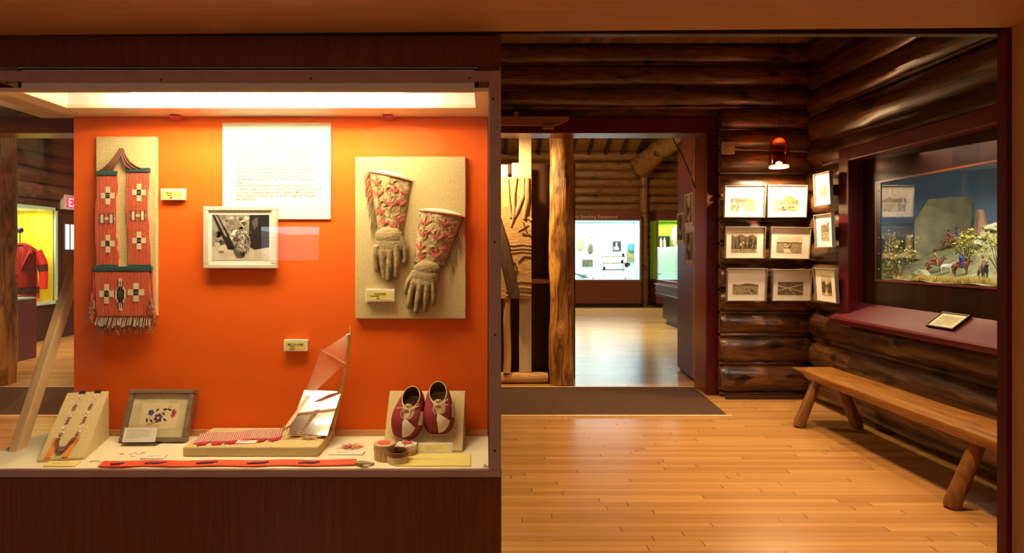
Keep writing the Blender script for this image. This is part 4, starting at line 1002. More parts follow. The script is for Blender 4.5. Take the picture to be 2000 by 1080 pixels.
for (tx, ty, fx, fy) in ((2.68, 4.83, 2.507, 4.80), (2.86, 4.85, 2.965, 4.76), (2.69, 3.26, 2.552, 3.28), (2.88, 3.28, 2.995, 3.32)):
    m = MB(); a = Vector((tx, ty, .375)); b = Vector((fx, fy, .002)); pts = [a.lerp(b, i/10) for i in range(11)]
    m.tube(pts, [.036+.010*(i/10)-(.006 if i == 10 else 0) for i in range(11)], 14, amp=.12, seed=fx*3); m.build('leg', lwood, bench, smooth=50)

# ------------------------------------------------------------------ diorama in the right wall
dio = thing('diorama_case', (3.1, 4.0, .9), 'red-framed wall diorama of a desert ride, set in the right log wall above the bench', 'diorama')
y0, y1 = 2.9, 5.09
m = MB()
m.box(3.0, 3.19, y1-.14, y1, .86, 2.277); m.build('side_casing', redp, dio, smooth=0, bevel=.008)
m = MB(); m.box(3.0, 3.19, y0, y0+.14, .86, 2.277); m.build('side_casing', redp, dio, smooth=0, bevel=.008)
m = MB(); m.box(3.0, 3.19, y0+.14, y1-.141, 2.165, 2.277); m.build('top_casing', redp2, dio, smooth=0, bevel=.008)
dplank = planks('dark_varnished_planks', .115, 4.0, 'ZY', C(32, 18, 13), C(52, 30, 20), C(10, 6, 4), .22, .5, .05, spec=.35)
XP = 3.12; gy0, gy1, gz0, gz1 = 3.15, 4.77, 1.19, 1.956
m = MB(); ya, yb = y0+.14, y1-.14
m.box(XP, XP+.03, gy1, yb, .93, 2.165); m.box(XP, XP+.03, ya, gy0, .93, 2.165); m.box(XP, XP+.03, gy0, gy1, gz1, 2.165); m.box(XP, XP+.03, gy0, gy1, .93, gz0)
m.build('plank_panel', dplank, dio, smooth=0)
m = MB(); m.box(XP-.006, XP+.004, gy0-.02, gy1+.015, gz1, gz1+.014); m.box(XP-.006, XP+.004, gy0-.02, gy1+.015, gz0-.014, gz0); m.box(XP-.006, XP+.004, gy1, gy1+.015, gz0, gz1)
m.build('glazing_bead', mahog, dio, smooth=0)
m = MB(); m.box(XP-.005, XP+.0005, gy1-.052, gy1, gz0, gz1)
sm_ = m.build('screw_strip', black, dio, smooth=0)
for i in range(6):
    m = MB(); m.ball((XP-.006, gy1-.03, gz0+.08+i*.125), .0045, 8, 6); m.build('screw', plain('bright_screw', C(200, 190, 170), .3, .8), sm_)
MB().box(XP+.001, XP+.005, gy0, gy1, gz0, gz1).build('glass', glass_d, dio, smooth=0)
# sill: thick sloping board
m = MB(); ext = (0, y1+.02-(y0), 0)
m.prism([(3.125, y0, .99), (3.0, y0, .895), (2.945, y0, .862), (2.935, y0, .845), (2.94, y0, .815), (2.97, y0, .80), (3.125, y0, .84)], ext)
sill = m.build('sill', redp, dio, smooth=20, bevel=.004)
# backdrop box
sky = plain('painted_sky', C(158, 184, 214), .9, var=.08, sc=3); 
m = MB(); pth = [(3.15, 4.95), (3.3, 5.28), (3.7, 5.60), (4.2, 5.58), (4.6, 5.2), (4.72, 4.5), (4.72, 3.1), (3.155, 3.1)]
vs = []; 
for x_, y_ in pth: vs += [(x_, y_, 1.05), (x_, y_, 2.15)]
m.add(vs, [(2*i, 2*i+1, 2*i+3, 2*i+2) for i in range(len(pth)-1)])
m.build('painted_backdrop', sky, dio, smooth=60)
MB().box(3.155, 4.75, 3.05, 5.62, 2.15, 2.17).build('box_top', white_m, dio, smooth=0)
MB().box(3.155, 4.75, 3.05, 5.62, 1.03, 1.05).build('box_bottom', mahog_d, dio, smooth=0)
def gz(x, y):
    t = (x-3.13)
    s_ = min(1, max(0, (t-.08)/.85)); return 1.195+.34*s_*s_*(3-2*s_)+.018*noise.noise(Vector((x*5, y*5, 0)))+.13*math.exp(-((x-3.82)/.22)**2-((y-4.35)/.28)**2)
m = MB(); nx, ny = 40, 56
vs = [(3.152+1.54*i/nx, 3.12+2.46*j/ny, gz(3.152+1.54*i/nx, 3.12+2.46*j/ny)) for j in range(ny+1) for i in range(nx+1)]
m.add(vs, [(j*(nx+1)+i, j*(nx+1)+i+1, (j+1)*(nx+1)+i+1, (j+1)*(nx+1)+i) for j in range(ny) for i in range(nx)])
m.build('ground', plain('desert_ground', C(116, 114, 74), .95, var=.35, sc=14, bump=.6, bsc=60), dio, smooth=60)
m = MB()    # distant ridge of mountains along the backdrop
for (xa, ya, xb, yb_) in ((4.66, 4.9, 4.66, 3.2), (3.25, 5.14, 3.7, 5.54)):
    n = 24; top = []; 
    for i in range(n+1):
        t = i/n; x_ = xa+(xb-xa)*t; y_ = ya+(yb_-ya)*t; top.append(Vector((x_, y_, 1.52+.05*abs(noise.noise(Vector((t*3+xa, 2, 0))))*2.2+.012*noise.noise(Vector((t*14, 0, 0))))))
    vs = []
    for p in top: vs += [(p.x-.03, p.y-.02, 1.25), (p.x, p.y, p.z), (p.x+.02, p.y+.02, 1.25)]
    m.add(vs, [(3*i, 3*i+3, 3*i+4, 3*i+1) for i in range(n)]+[(3*i+1, 3*i+4, 3*i+5, 3*i+2) for i in range(n)])
m.build('distant_hills', plain('blue_hills', C(74, 84, 140), .95, var=.1, sc=8), dio, smooth=50)
# mesa: P() points on a depth range
def mesa(name, prof, Y, dep, mat, parent):
    m = MB(); n = len(prof); vs = []
    for k_, (dy, sh) in enumerate(((-dep*.9, 0), (-dep*.35, .55), (0, 1.0), (dep*.5, 1.0))):
        for i, (x_, yt, yb2) in enumerate(prof):
            p = P(x_, yt, Y); b = P(x_, yb2, Y); q = b.lerp(p, sh)
            q += Vector((.5*noise.noise(Vector((i*2.1, k_, 0)))*.08, -.07*noise.noise(Vector((i*1.7, k_*2, 5))), 0)); q += Vector((-.6, -.8, 0))*(-dy)*.6*(1+.9*noise.noise(Vector((i*.9, k_*1.3, 2)))); vs.append(q)
    m.add(vs, [(k_*n+i, k_*n+i+1, (k_+1)*n+i+1, (k_+1)*n+i) for k_ in range(3) for i in range(n-1)])
    return m.build(name, mat, parent, smooth=50)
mesa_m = plain('mesa_rock', C(120, 112, 84), .95, var=.3, sc=9, bump=.8, bsc=18)
mesa('mesa', [(1786, 434, 506), (1796, 424, 506), (1803, 396, 506), (1812, 389, 506), (1830, 388, 506), (1850, 386, 506), (1872, 384, 506), (1890, 384, 506), (1897, 398, 506), (1902, 440, 506), (1910, 455, 506)], 5.05, .22, mesa_m, dio)
rock_m = plain('boulder_stone', C(140, 136, 104), .9, var=.2, sc=14, bump=.6, bsc=30)
for i, (x_, y_, r, a) in enumerate([(1908, 452, 14, .7), (1928, 462, 14, .75), (1946, 446, 22, .5), (1962, 458, 18, .55), (1800, 470, 14, .8), (1806, 480, 10, .8), (1794, 486, 8, .8), (1745, 528, 11, .7), (1895, 445, 9, .8), (1975, 470, 15, .6)]):
    Yb_ = max(4.45, 3.30*F/(x_-CX)); c = P(x_, y_, Yb_); k = Yb_/F; m = MB(); c.z = min(c.z, gz(c.x, c.y)+r*k*a*.5); m.ball(c, (r*k, r*k, r*k*a), 26, 18, amp=.35, seed=i); m.build('boulder', rock_m, dio)
m = MB(); c = P(1917, 446, 4.7); k = 4.5/F
m.tube([c+Vector((0, 0, -20*k)), c, c+Vector((-2*k, 0, 16*k)), c+Vector((-3*k, 0, 38*k))], [17*k, 12*k, 9*k, 6*k], 16, amp=.6, seed=4); m.build('rock_spire', plain('red_rock', C(140, 104, 76), .9, var=.2, sc=12, bump=.7, bsc=30), dio)
leaf_y = [plain('yellow_leaf', C(196, 176, 74), .8, var=.3, sc=30), plain('olive_leaf', C(112, 114, 54), .8, var=.3, sc=30), plain('twig_brown', C(74, 58, 38), .9)]
bushes = [(1757, 545, 38, 90, 4.55, 'tall thin yellow-leaved model bush at the left end of the diorama'), (1887, 518, 22, 66, 4.35, 'slim yellow-leaved model bush left of the red rock spire'), (1950, 512, 38, 82, 4.05, 'broad yellow-leaved model bush before the pale boulders'), (1738, 540, 16, 24, 4.6, 'low olive model bush in the left corner of the diorama')]
for bi, (x_, yb2, r, hgt, Y, lab) in enumerate(bushes):
    Y = max(Y, 3.26*F/(x_-CX)); b = P(x_, yb2, Y); b.z = gz(b.x, b.y)-.003; q = random.Random(bi+20); k = Y/F; g = thing('model_bush', b, lab, 'model bush', 'model bushes in the diorama'); tips = []
    m = MB()
    for i in range(12):
        t = b+Vector((q.uniform(-1, 1)*r*k, q.uniform(-.6, .6)*r*k, hgt*k*q.uniform(.5, 1))); md = b.lerp(t, .5)+Vector((q.uniform(-3, 3)*k, 0, 3*k)); m.tube([b, md, t], [.0026, .0018, .0008], 5); tips += [t, md.lerp(t, .5), md.lerp(t, .8)]
    m.build('twigs', leaf_y[2], g)
    m = MB()
    for i in range(400):
        t = q.choice(tips)+Vector((q.gauss(0, 5)*k, q.gauss(0, 5)*k, q.gauss(0, 5)*k)); s_ = q.uniform(.8, 2.0)*k; t.x = max(t.x, 3.145); u_ = Vector((q.uniform(-1, 1), q.uniform(-1, 1), q.uniform(-1, 1))).normalized(); w_ = u_.cross(Vector((q.uniform(-1, 1), q.uniform(-1, 1), .3))).normalized()
        m.ribbon([t-u_*s_*1.5, t, t+u_*s_*1.5], [w_*s_*.3, w_*s_, w_*s_*.2], u_.cross(w_)*.0006, mi=0 if q.random() < .55 else 1)
    m.build('leaves', leaf_y[:2], g, smooth=0)
tufts = [(1783, 541, 12), (1800, 522, 12), (1808, 534, 16), (1830, 532, 15), (1848, 536, 12), (1852, 545, 16), (1876, 545, 18), (1890, 550, 20), (1905, 553, 20), (1925, 553, 18), (1945, 557, 20), (1962, 556, 18), (1802, 516, 9), (1754, 541, 12), (1870, 548, 12), (1838, 524, 10)]
tp_ = None
straw = [plain('straw_tuft', C(204, 176, 92), .9, var=.2, sc=30)]
for i, (x_, y_, r) in enumerate(tufts):
    Y = 4.5-(y_-515)*.010-(x_-1780)*.0018; Y = max(Y, 3.2*F/(x_-CX)); b = P(x_, y_, Y); b.z = gz(b.x, b.y)-.003; k = Y/F; q = random.Random(i)
    m = MB()
    for j in range(80):
        a = q.uniform(0, 2*PI); l = r*k*q.uniform(.5, 1.0); p0 = b+Vector((math.cos(a), math.sin(a), 0))*r*k*.45*q.random(); m.tube([p0, p0+Vector((math.cos(a)*l*.5, math.sin(a)*l*.5, l*.9))], [.0016, .0005], 4, cap=False)
    tag(m.build('straw_tuft', straw[0], loc=tuple(b)), 'yellow dried grass tuft on the sandy foreground of the diorama', 'grass tuft', 'straw tufts in the diorama foreground')
# horses
def horse_mesh():
    k = .001
    V = [(0, 0, 62), (-24, 0, 64), (24, 0, 63), (34, 0, 76), (44, 0, 90), (58, 0, 82),
         (26, 7, 50), (26, 7, 28), (26, 7, 2), (24, -7, 50), (30, -7, 28), (26, -7, 2),
         (-24, 8, 50), (-29, 8, 27), (-26, 8, 2), (-26, -8, 50), (-33, -8, 27), (-22, -8, 2), (-34, 0, 66), (-42, 0, 40)]
    E = [(0, 1), (0, 2), (2, 3), (3, 4), (4, 5), (2, 6), (6, 7), (7, 8), (2, 9), (9, 10), (10, 11), (1, 12), (12, 13), (13, 14), (1, 15), (15, 16), (16, 17), (1, 18), (18, 19)]
    Rr = [13.5, 14, 13.5, 9, 7.5, 4.2, 6.5, 3.6, 3.4, 6.5, 3.6, 3.4, 7.5, 4, 3.4, 7.5, 4, 3.4, 3.5, 3]
    return evalmesh('horse_body', [tuple(c*k for c in v) for v in V], E, [r*k for r in Rr], 0, 2)
def rider_mesh():
    k = .001
    V = [(0, 0, 78), (0, 0, 92), (1, 0, 108), (1, 0, 117), (2, 0, 126), (3, 11, 106), (10, 13, 96), (18, 8, 92), (3, -11, 106), (10, -13, 96), (18, -8, 92), (8, 14, 76), (12, 16, 58), (10, 16, 44), (8, -14, 76), (12, -16, 58), (10, -16, 44)]
    E = [(0, 1), (1, 2), (2, 3), (3, 4), (2, 5), (5, 6), (6, 7), (2, 8), (8, 9), (9, 10), (0, 11), (11, 12), (12, 13), (0, 14), (14, 15), (15, 16)]
    Rr = [8, 8, 8, 4, 6, 4, 3.2, 2.6, 4, 3.2, 2.6, 6, 4.5, 3.5, 6, 4.5, 3.5]
    return evalmesh('rider_body', [tuple(c*k for c in v) for v in V], E, [r*k for r in Rr], 0, 2)
hm = horse_mesh(); rm_ = rider_mesh()
hcol = {'bay': plain('bay_coat', C(122, 62, 32), .7, var=.3, sc=60), 'grey': plain('dark_grey_coat', C(62, 66, 84), .7, var=.3, sc=60), 'white': plain('white_coat', C(206, 200, 188), .7, var=.3, sc=60), 'black': plain('black_coat', C(40, 32, 30), .7)}
rcol = {'blue': plain('blue_clothes', C(44, 62, 140), .8), 'tan': plain('tan_clothes', C(170, 130, 84), .8), 'violet': plain('violet_clothes', C(86, 72, 120), .8), 'red': plain('red_clothes', C(150, 60, 50), .8)}
def horse(x_, yfoot, Y, sc, face, coat, rider, hat, label):
    b = P(x_, yfoot, Y); b.z = gz(b.x, b.y)-.002
    g = thing('horse_figurine', (0, 0, 0), label, 'horse figurine', 'model horses in the diorama'); g['_b'] = (0, 0, 0)
    meshobj('horse_body', hm.copy(), hcol[coat], g)
    m = MB()
    for s_ in (-1, 1): m.tube([(.043, s_*.003, .095), (.042, s_*.004, .104)], [.002, .0008], 5)
    for i in range(8): m.tube([(.026+i*.0025, 0, .083+i*.0022), (.020+i*.0025, .004*(-1)**i, .078+i*.002)], .002, 5)
    m.build('mane', hcol['black'] if coat != 'white' else hcol['grey'], g)
    if rider:
        r = meshobj('rider', rm_.copy(), rcol[rider], g)
        m = MB(); m.ball((.002, 0, .126), (.0062, .0055, .007), 10, 8); m.build('head', plain('painted_skin', C(150, 96, 66), .7), r)
        m = MB()
        if hat: m.lathe((.002, 0, .130), [(.012, 0), (.012, .001), (.006, .002), (.0055, .008), (.0001, .009)], 14)
        else: m.ball((0, 0, .129), (.0068, .006, .006), 10, 6)
        m.build('hat' if hat else 'hair', hcol['black'], r)
        m = MB(); pbox(m, Pl((-.016, -.015, .0745), (1, 0, 0), (0, 1, 0)), 0, .034, 0, .030, 0, .004); m.build('saddle_blanket', rcol['red'] if rider != 'red' else rcol['tan'], g, bevel=.001)
    g.location = b; g.scale = (sc,)*3; g.rotation_euler = (0, 0, face)
horse(1825, 512, 4.55, 1.35, -.55, 'bay', 'tan', True, 'bay model horse with a tan rider pulling poles, left-hand rider in the diorama')
horse(1876, 521, 4.28, 1.30, -1.0, 'bay', 'blue', False, 'bay model horse with a blue-clad rider in the middle of the diorama')
horse(1920, 538, 3.98, 1.30, -1.9, 'grey', 'tan', False, 'dark grey model horse with a fringed rider, nearest the diorama glass')
horse(1962, 535, 3.92, 1.25, -2.6, 'white', None, False, 'white riderless model horse at the right end of the diorama')
horse(1848, 516, 4.42, .95, -.8, 'white', None, False, 'small grey-white model pack horse between the two bay horses')
horse(1852, 470, 4.85, 1.15, -.8, 'bay', 'red', True, 'distant bay model horse with a red-clad rider before the mesa')
horse(1868, 468, 4.78, 1.15, -.9, 'bay', 'blue', True, 'distant bay model horse with a blue-clad rider before the mesa')
m = MB(); a = P(1783, 514, 4.62); b = P(1818, 500, 4.58); a.z = gz(a.x, a.y)+.004; b.z = gz(b.x, b.y)+.05
m.tube([a, b], .003, 6); m.tube([a+Vector((.01, -.02, 0)), b+Vector((0, -.02, 0))], .003, 6); m.ball(a.lerp(b, .3)+Vector((0, 0, .006)), (.03, .015, .010), 10, 6, mi=1)
tag(m.build('travois', [leaf_y[2], rcol['tan']], loc=tuple(a)), 'model pole drag trailing behind the left-hand bay horse', 'model pole drag')
m = MB(); c = P(1812, 525, 4.4); c.z = gz(c.x, c.y)
m.tube([c, c+Vector((0, 0, .02)), c+Vector((.005, 0, .035))], [.006, .010, .007], 8); m.ball(c+Vector((.01, -.005, .04)), (.008, .006, .006), 8, 6); tag(m.build('dog_figurine', hcol['grey'], loc=tuple(c)), 'tiny dark model dog sitting among the straw tufts', 'dog figurine')
# placard on the sill
pk = thing('text_placard', (3.03, 3.96, .93), 'small black-framed text placard lying on the sloping red sill', 'placard')
A = Vector((3.0, 4.07, .8985)); pp = Pl(A, (0, -1, 0), (.125, 0, .095)); 
m = MB(); Wp, Hp = .235, .150
for r in ((0, Wp, 0, .010), (0, Wp, Hp-.010, Hp), (0, .010, .01, Hp-.01), (Wp-.010, Wp, .01, Hp-.01)): pbox(m, pp, *r, .0006, .016)
m.build('frame', black, pk, smooth=0, bevel=.002)
m = MB(); pbox(m, pp, .01, Wp-.01, .01, Hp-.01, .0006, .010, 0); pl2 = Pl(pp.p(0, 0, .010), pp.u, pp.v); printlines(m, pl2, .04, .20, .115, 8, .012, .004, 12, 1, .0003); m.build('text_sheet', [plain('glossy_text_sheet', C(200, 188, 140), .12), ink_d], pk, smooth=0)
lamp('diorama_lamp', 'AREA', (3.55, 4.1, 2.13), 44, (1.0, .97, .84), .9, sy=1.4, target=(3.6, 4.15, 1), spread=160)

# ------------------------------------------------------------------ pendant lamp
pen = thing('pendant_lamp', (2.67, 5.45, 3.43), 'copper glass pendant lamp hanging over the framed pictures', 'lamp')
m = MB(); m.lathe((2.67, 5.45, 3.385), [(.0001, 0), (.06, 0), (.062, .012), (.045, .02), (.045, .045), (.0001, .045)], 24); m.build('canopy', mahog, pen)
m = MB(); m.tube([(2.67, 5.45, 3.39), (2.672, 5.45, 2.9), (2.67, 5.45, 2.45)], .0028, 6); m.build('cord', black, pen)
cop = bpy.data.materials.new('copper_mirror_glass'); cop.use_nodes = True; _n = cop.node_tree.nodes; _n.clear()
_o = _n.new('ShaderNodeOutputMaterial'); _m = _n.new('ShaderNodeMixShader'); _t = _n.new('ShaderNodeBsdfTransparent'); _g = _n.new('ShaderNodeBsdfGlossy'); _l = _n.new('ShaderNodeLayerWeight')
_t.inputs[0].default_value = (.80, .36, .20, 1); _g.inputs[0].default_value = (.95, .55, .36, 1); _g.inputs['Roughness'].default_value = .08; _l.inputs[0].default_value = .45
cop.node_tree.links.new(_l.outputs['Facing'], _m.inputs[0]); cop.node_tree.links.new(_t.outputs[0], _m.inputs[1]); cop.node_tree.links.new(_g.outputs[0], _m.inputs[2]); cop.node_tree.links.new(_m.outputs[0], _o.inputs[0])
m = MB(); prof = [(.083, 2.185), (.085, 2.21), (.085, 2.30), (.083, 2.36), (.072, 2.405), (.052, 2.435), (.028, 2.45), (.012, 2.455)]
m.lathe((2.67, 5.45, 0), prof, 32)
sh_ = m.build('lamp_shade', cop, pen, smooth=80); sh_.data.materials[0] = cop
# open below: drop the bottom cap face
import bmesh
bm = bmesh.new(); bm.from_mesh(sh_.data); bm.faces.ensure_lookup_table()
bmesh.ops.delete(bm, geom=[f for f in bm.faces if len(f.verts) > 4 and f.calc_center_median().z < -1.2], context='FACES'); bm.to_mesh(sh_.data); bm.free()
m = MB(); m.lathe((2.67, 5.45, 2.176), [(.080, 0), (.083, .004), (.083, .022), (.0795, .022), (.0795, .001)], 32); m.build('glowing_rim', emit('lamp_rim_glow', (1.0, .70, .42, 1), 7), pen)
m = MB(); m.ball((2.67, 5.45, 2.215), (.028, .028, .022), 14, 10); m.build('bulb', emit('warm_bulb', (1.0, .72, .42, 1), 9), pen)
# ------------------------------------------------------------------ framed pictures on the logs
fsil = plain('champagne_frame', C(150, 140, 124), .35, .35, var=.05); mat_w = plain('picture_mat', C(244, 232, 212), .8, var=.02)
sep = [plain('sepia_sky', C(214, 196, 164), .5, var=.06, sc=8), plain('sepia_hill', C(118, 98, 70), .5, var=.4, sc=40), plain('sepia_field', C(164, 144, 108), .5, var=.3, sc=30), plain('sepia_dark', C(62, 48, 34), .5, var=.4, sc=60), plain('sepia_light', C(226, 212, 184), .5, var=.1, sc=40)]
def picture(pl, w, h, label, seed, kind, grp, img):
    g = thing('framed_picture', pl.p(w/2, h/2), label, 'framed picture', grp)
    m = MB(); f = .009
    for r in ((0, w, 0, f), (0, w, h-f, h), (0, f, f, h-f), (w-f, w, f, h-f)): pbox(m, pl, *r, -.012, .018)
    m.build('frame', fsil, g, smooth=0, bevel=.002)
    m = MB(); pbox(m, pl, f, w-f, f, h-f, -.010, .0, 0); m.build('mat', mat_w, g, smooth=0)
    m = MB(); pbox(m, pl, w*.35, w*.65, h*.3, h*.6, -.115, -.0122); m.build('mounting_cleat', mahog_d, g, smooth=0)
    x0, x1, yy0, yy1 = [c for c in (img[0]*w, img[1]*w, img[2]*h, img[3]*h)]
    q = random.Random(seed); m = MB()
    def s_(pts, lay, mi): ppoly(m, pl, [(min(x1, max(x0, x0+a*(x1-x0))), min(yy1, max(yy0, yy0+b*(yy1-yy0)))) for a, b in pts], .0, .0008+.0002*lay, mi)
    s_([(0, 0), (1, 0), (1, 1), (0, 1)], 0, 0)
    hz = kind.get('hz', .55)
    s_([(0, 0), (1, 0), (1, hz), (0, hz)], 1, kind.get('ground', 2))
    ridge = [(i/14, hz+kind.get('ridge', .2)*(.5+.8*noise.noise(Vector((i/14*2.5+seed, seed, 0))))) for i in range(15)]
    s_(ridge+[(1, hz-.05), (0, hz-.05)], 2, 1)
    if kind.get('road'): s_([(.3, 0), (.62, 0), (.36, hz-.05), (.32, hz-.05)], 3, 4)
    if kind.get('trees'):
        for i in range(26):
            x = q.random() if kind['trees'] == 1 else q.choice([q.uniform(0, .36), q.uniform(.64, 1)]); s_([(x-.05, hz-.3), (x+.05, hz-.3), (x, min(1, hz+q.uniform(.1, .45)))], 4+i*.1, 3 if i % 3 else 1)
    for i in range(kind.get('herd', 0)):
        s_(blob(q.uniform(kind['hx'][0], kind['hx'][1]), q.uniform(kind['hy'][0], kind['hy'][1]), q.uniform(.012, .04), i+seed, 9, 1.1, .8), 7+i*.1, q.choice([3, 3, 1, 4]) if kind.get('mixed', 1) else 3)
    if kind.get('tent'): s_([(.05, .4), (.10, .9), (.17, .4)], 7, 4)
    if kind.get('cross'):
        for (a, b) in (((0, .3), (1, .8)), ((.1, 1), (.7, 0)), ((0, .7), (1, .2))): s_([a, b, (b[0], min(1, b[1]+.05)), (a[0], min(1, a[1]+.05))], 4, 4)
    m.build('photograph', sep, g, smooth=0)
rows = [((1413, 361, 1493, 425), 'top left of the six pictures on the back logs, a parade with a white tent', dict(hz=.62, road=1, herd=14, hx=(0, .5), hy=(.05, .4), tent=1, ridge=.3), 0, (.18, .80, .20, .68)),
        ((1497, 361, 1574, 425), 'top right of the six pictures on the back logs, a pale herd before a mountain', dict(hz=.5, herd=40, hx=(.2, .8), hy=(.05, .4), ridge=.7), 0, (.18, .80, .20, .68)),
        ((1415, 442, 1493, 505), 'middle left of the six pictures on the back logs, a camp under trees', dict(hz=.5, trees=1, herd=36, hx=(0, 1), hy=(.1, .5), ridge=.8), 0, (.17, .80, .19, .82)),
        ((1502, 442, 1580, 505), 'middle right of the six pictures on the back logs, a small herd on open ground', dict(hz=.62, road=1, herd=12, hx=(.3, .65), hy=(.3, .6), ridge=.08), -.02, (.17, .80, .19, .70)),
        ((1418, 523, 1496, 588), 'bottom left of the six pictures on the back logs, dark cattle by a low hill', dict(hz=.8, herd=16, hx=(.4, 1), hy=(.1, .7), ridge=.25, ground=2, mixed=0), 0, (.16, .80, .20, .54)),
        ((1506, 525, 1583, 588), 'bottom right of the six pictures on the back logs, crossing tracks seen from above', dict(hz=1.0, cross=1, ridge=0, ground=1), 0, (.16, .80, .20, .60))]
for i, ((x0, yt, x1, yb2), lab, kd, rot, img) in enumerate(rows):
    Y = 5.62; a = P(x0, yb2, Y); b = P(x1, yb2, Y); c = P(x0, yt, Y)
    u = Vector((math.cos(rot), 0, math.sin(rot)))
    picture(Pl(a, u, (0, -.02, (c-a).length)), (b-a).length, (c-a).length*.99, lab, i+3, kd, 'framed pictures on the log walls', img)
wr = [((1594, 341, 404), (1631, 332), 'uppermost of the three pictures on the right logs beside the diorama', dict(hz=.5, trees=1, ridge=.3), 4.5), ((1595, 420, 484), (1635, 413), 'middle one of the three pictures on the right logs, people in a row', dict(hz=.5, herd=22, hx=(.1, .9), hy=(.05, .5), ridge=.7), 0), ((1591, 523, 587), (1634, 525), 'lowest of the three pictures on the right logs, a road between dark pines', dict(hz=.45, trees=2, road=1, ridge=.3), 0)]
for i, ((x0, yt, yb2), (x1, yt2), lab, kd, _) in enumerate(wr):
    X = 2.96; a = PX(x0, yb2, X); b = PX(x1, yb2, X); c = PX(x0, yt, X)
    lean = 0 if i < 2 else .06
    a2 = Vector((X+lean*.3, a.y, a.z)); u = Vector((-.02 if i < 2 else .0, b.y-a.y, 0))
    picture(Pl(a2, u, (-.012 if i < 2 else -.02, 0, c.z-a.z)), abs(b.y-a.y), c.z-a.z, lab, i+20, kd, 'framed pictures on the log walls', (.30, .74, .20, .80))
# sensor box, cable to it, brace wire
sb = thing('sensor_box', P(1423, 288, 5.7), 'small white sensor box on the logs above the framed pictures', 'sensor')
m = MB(); a = P(1411, 301, 5.71); b = P(1434, 277, 5.71); m.box(a.x, b.x, 5.69, 5.735, a.z, b.z); m.build('housing', plain('aged_plastic', C(176, 156, 128), .5), sb, bevel=.004)
m = MB(); c = P(1425, 290, 5.69); m.lathe((0, 0, 0), [(.0001, 0), (.03, 0), (.026, .008), (.0001, .01)], 14)
m.v = [Vector((c.x+q.x, 5.69-q.z, c.z+q.y)) for q in m.v]; m.build('lens', plain('amber_lens', C(206, 160, 96), .3), sb)
m = MB(); m.tube([P(1434, 289, 5.72), P(1450, 294, 5.71), P(1480, 293, 5.71), P(1540, 295, 5.71), P(1588, 298, 5.68), P(1600, 312, 5.60), PX(1608, 323, 3.04), PX(1620, 318, 3.03), PX(1650, 308, 3.03)], .005, 6)
tag(m.build('wall_cable', plain('grey_cable', C(150, 136, 116), .5), loc=P(1434, 289, 5.72)), 'thin pale cable running from the sensor box round the corner to the diorama frame', 'cable')
# ------------------------------------------------------------------ things at the opening
def post(x, Y, r, z1, label, seed, name='log_post'):
    c = (x-CX)/F*Y; m = MB(); m.tube([(c+.004*math.sin(i*.5+seed), Y+.006*math.sin(i*.8), z1*i/40) for i in range(41)], [r*(1.03-.05*i/40) for i in range(41)], 28, amp=.13, seed=seed)
    return tag(m.build(name, post_m if Y < 10 else log_far, loc=(c, Y, 0), smooth=60), label, 'post')
post(1097, 6.40, .130, 3.6, 'thick barked log post standing at the opening beside the driftwood mural', 3)
post(3, 6.40, .130, 3.6, 'barked log post at the far left edge of the opening', 5)
post(1257, 15.80, .11, 3.9, 'slim log post on the far wall right of the bright white case', 8)
m = MB(); m.box(-.9, .985, 6.62, 6.68, 0.001, 2.385); sp_ = tag(m.build('screen_panel', mahog_d, smooth=0, loc=(0, 6.65, 0)), 'tall dark brown screen panel behind the barked post and mural', 'screen')
m = MB(); m.log((-.95, 6.42, .062), (.66, 6.42, .062), .058, seed=7, n=20); tag(m.build('sill_log', peeled_x, loc=(0, 6.42, 0)), 'peeled log lying on the floor behind the carpet, left of the barked post', 'log')
m = MB(); m.tube([PZ(990, 728, .12)+Vector((0, 0, -.002))]+[Vector((.222+.006*math.sin(i), 6.40, .12+.14*i)) for i in range(1, 7)], .040, 14, amp=.1, seed=3)
m.v = [Vector((v.x, v.y, v.z)) for v in m.v]
tag(m.build('peeled_pole', peeled, loc=(.222, 6.40, .12)), 'thin upright peeled pole standing on the floor log under the mural', 'pole')
m = MB(); m.tube([(-.2+.1*i, 6.50, 1.09+.004*math.sin(i)) for i in range(11)], .027, 12, amp=.1, seed=4); tag(m.build('crossbar_pole', peeled_x, loc=(.3, 6.5, 1.09)), 'thin horizontal peeled pole joining the mural to the barked post', 'pole')
pale = wood('pale_pine_board', C(206, 172, 128), C(226, 196, 156), (14, 14, 1), 4, .5, .1)
rbrd = wood('rosy_cedar_board', C(150, 96, 70), C(176, 120, 90), (14, 14, 1), 4, .5, .2)
def board(x0, x1, yt, yb_, Y, mt, lab, nm='upright_board'):
    a = P(x0, yb_, Y); b = P(x1, yt, Y); m = MB(); m.box(a.x, b.x, Y, Y+.03, max(a.z, .121), b.z); return tag(m.build(nm, mt, smooth=0, bevel=.003, loc=(a.x, Y, a.z)), lab, 'board')
board(1014, 1038, 262, 735, 6.40, pale, 'long upright pale board behind the mural, brightly lit above it')
board(960, 992, 322, 400, 6.43, pale, 'short white-lit board above the mural, against the case edge')
board(1000, 1013.5, 318, 400, 6.45, pale, 'narrow pale board end above the mural, left of the long board')
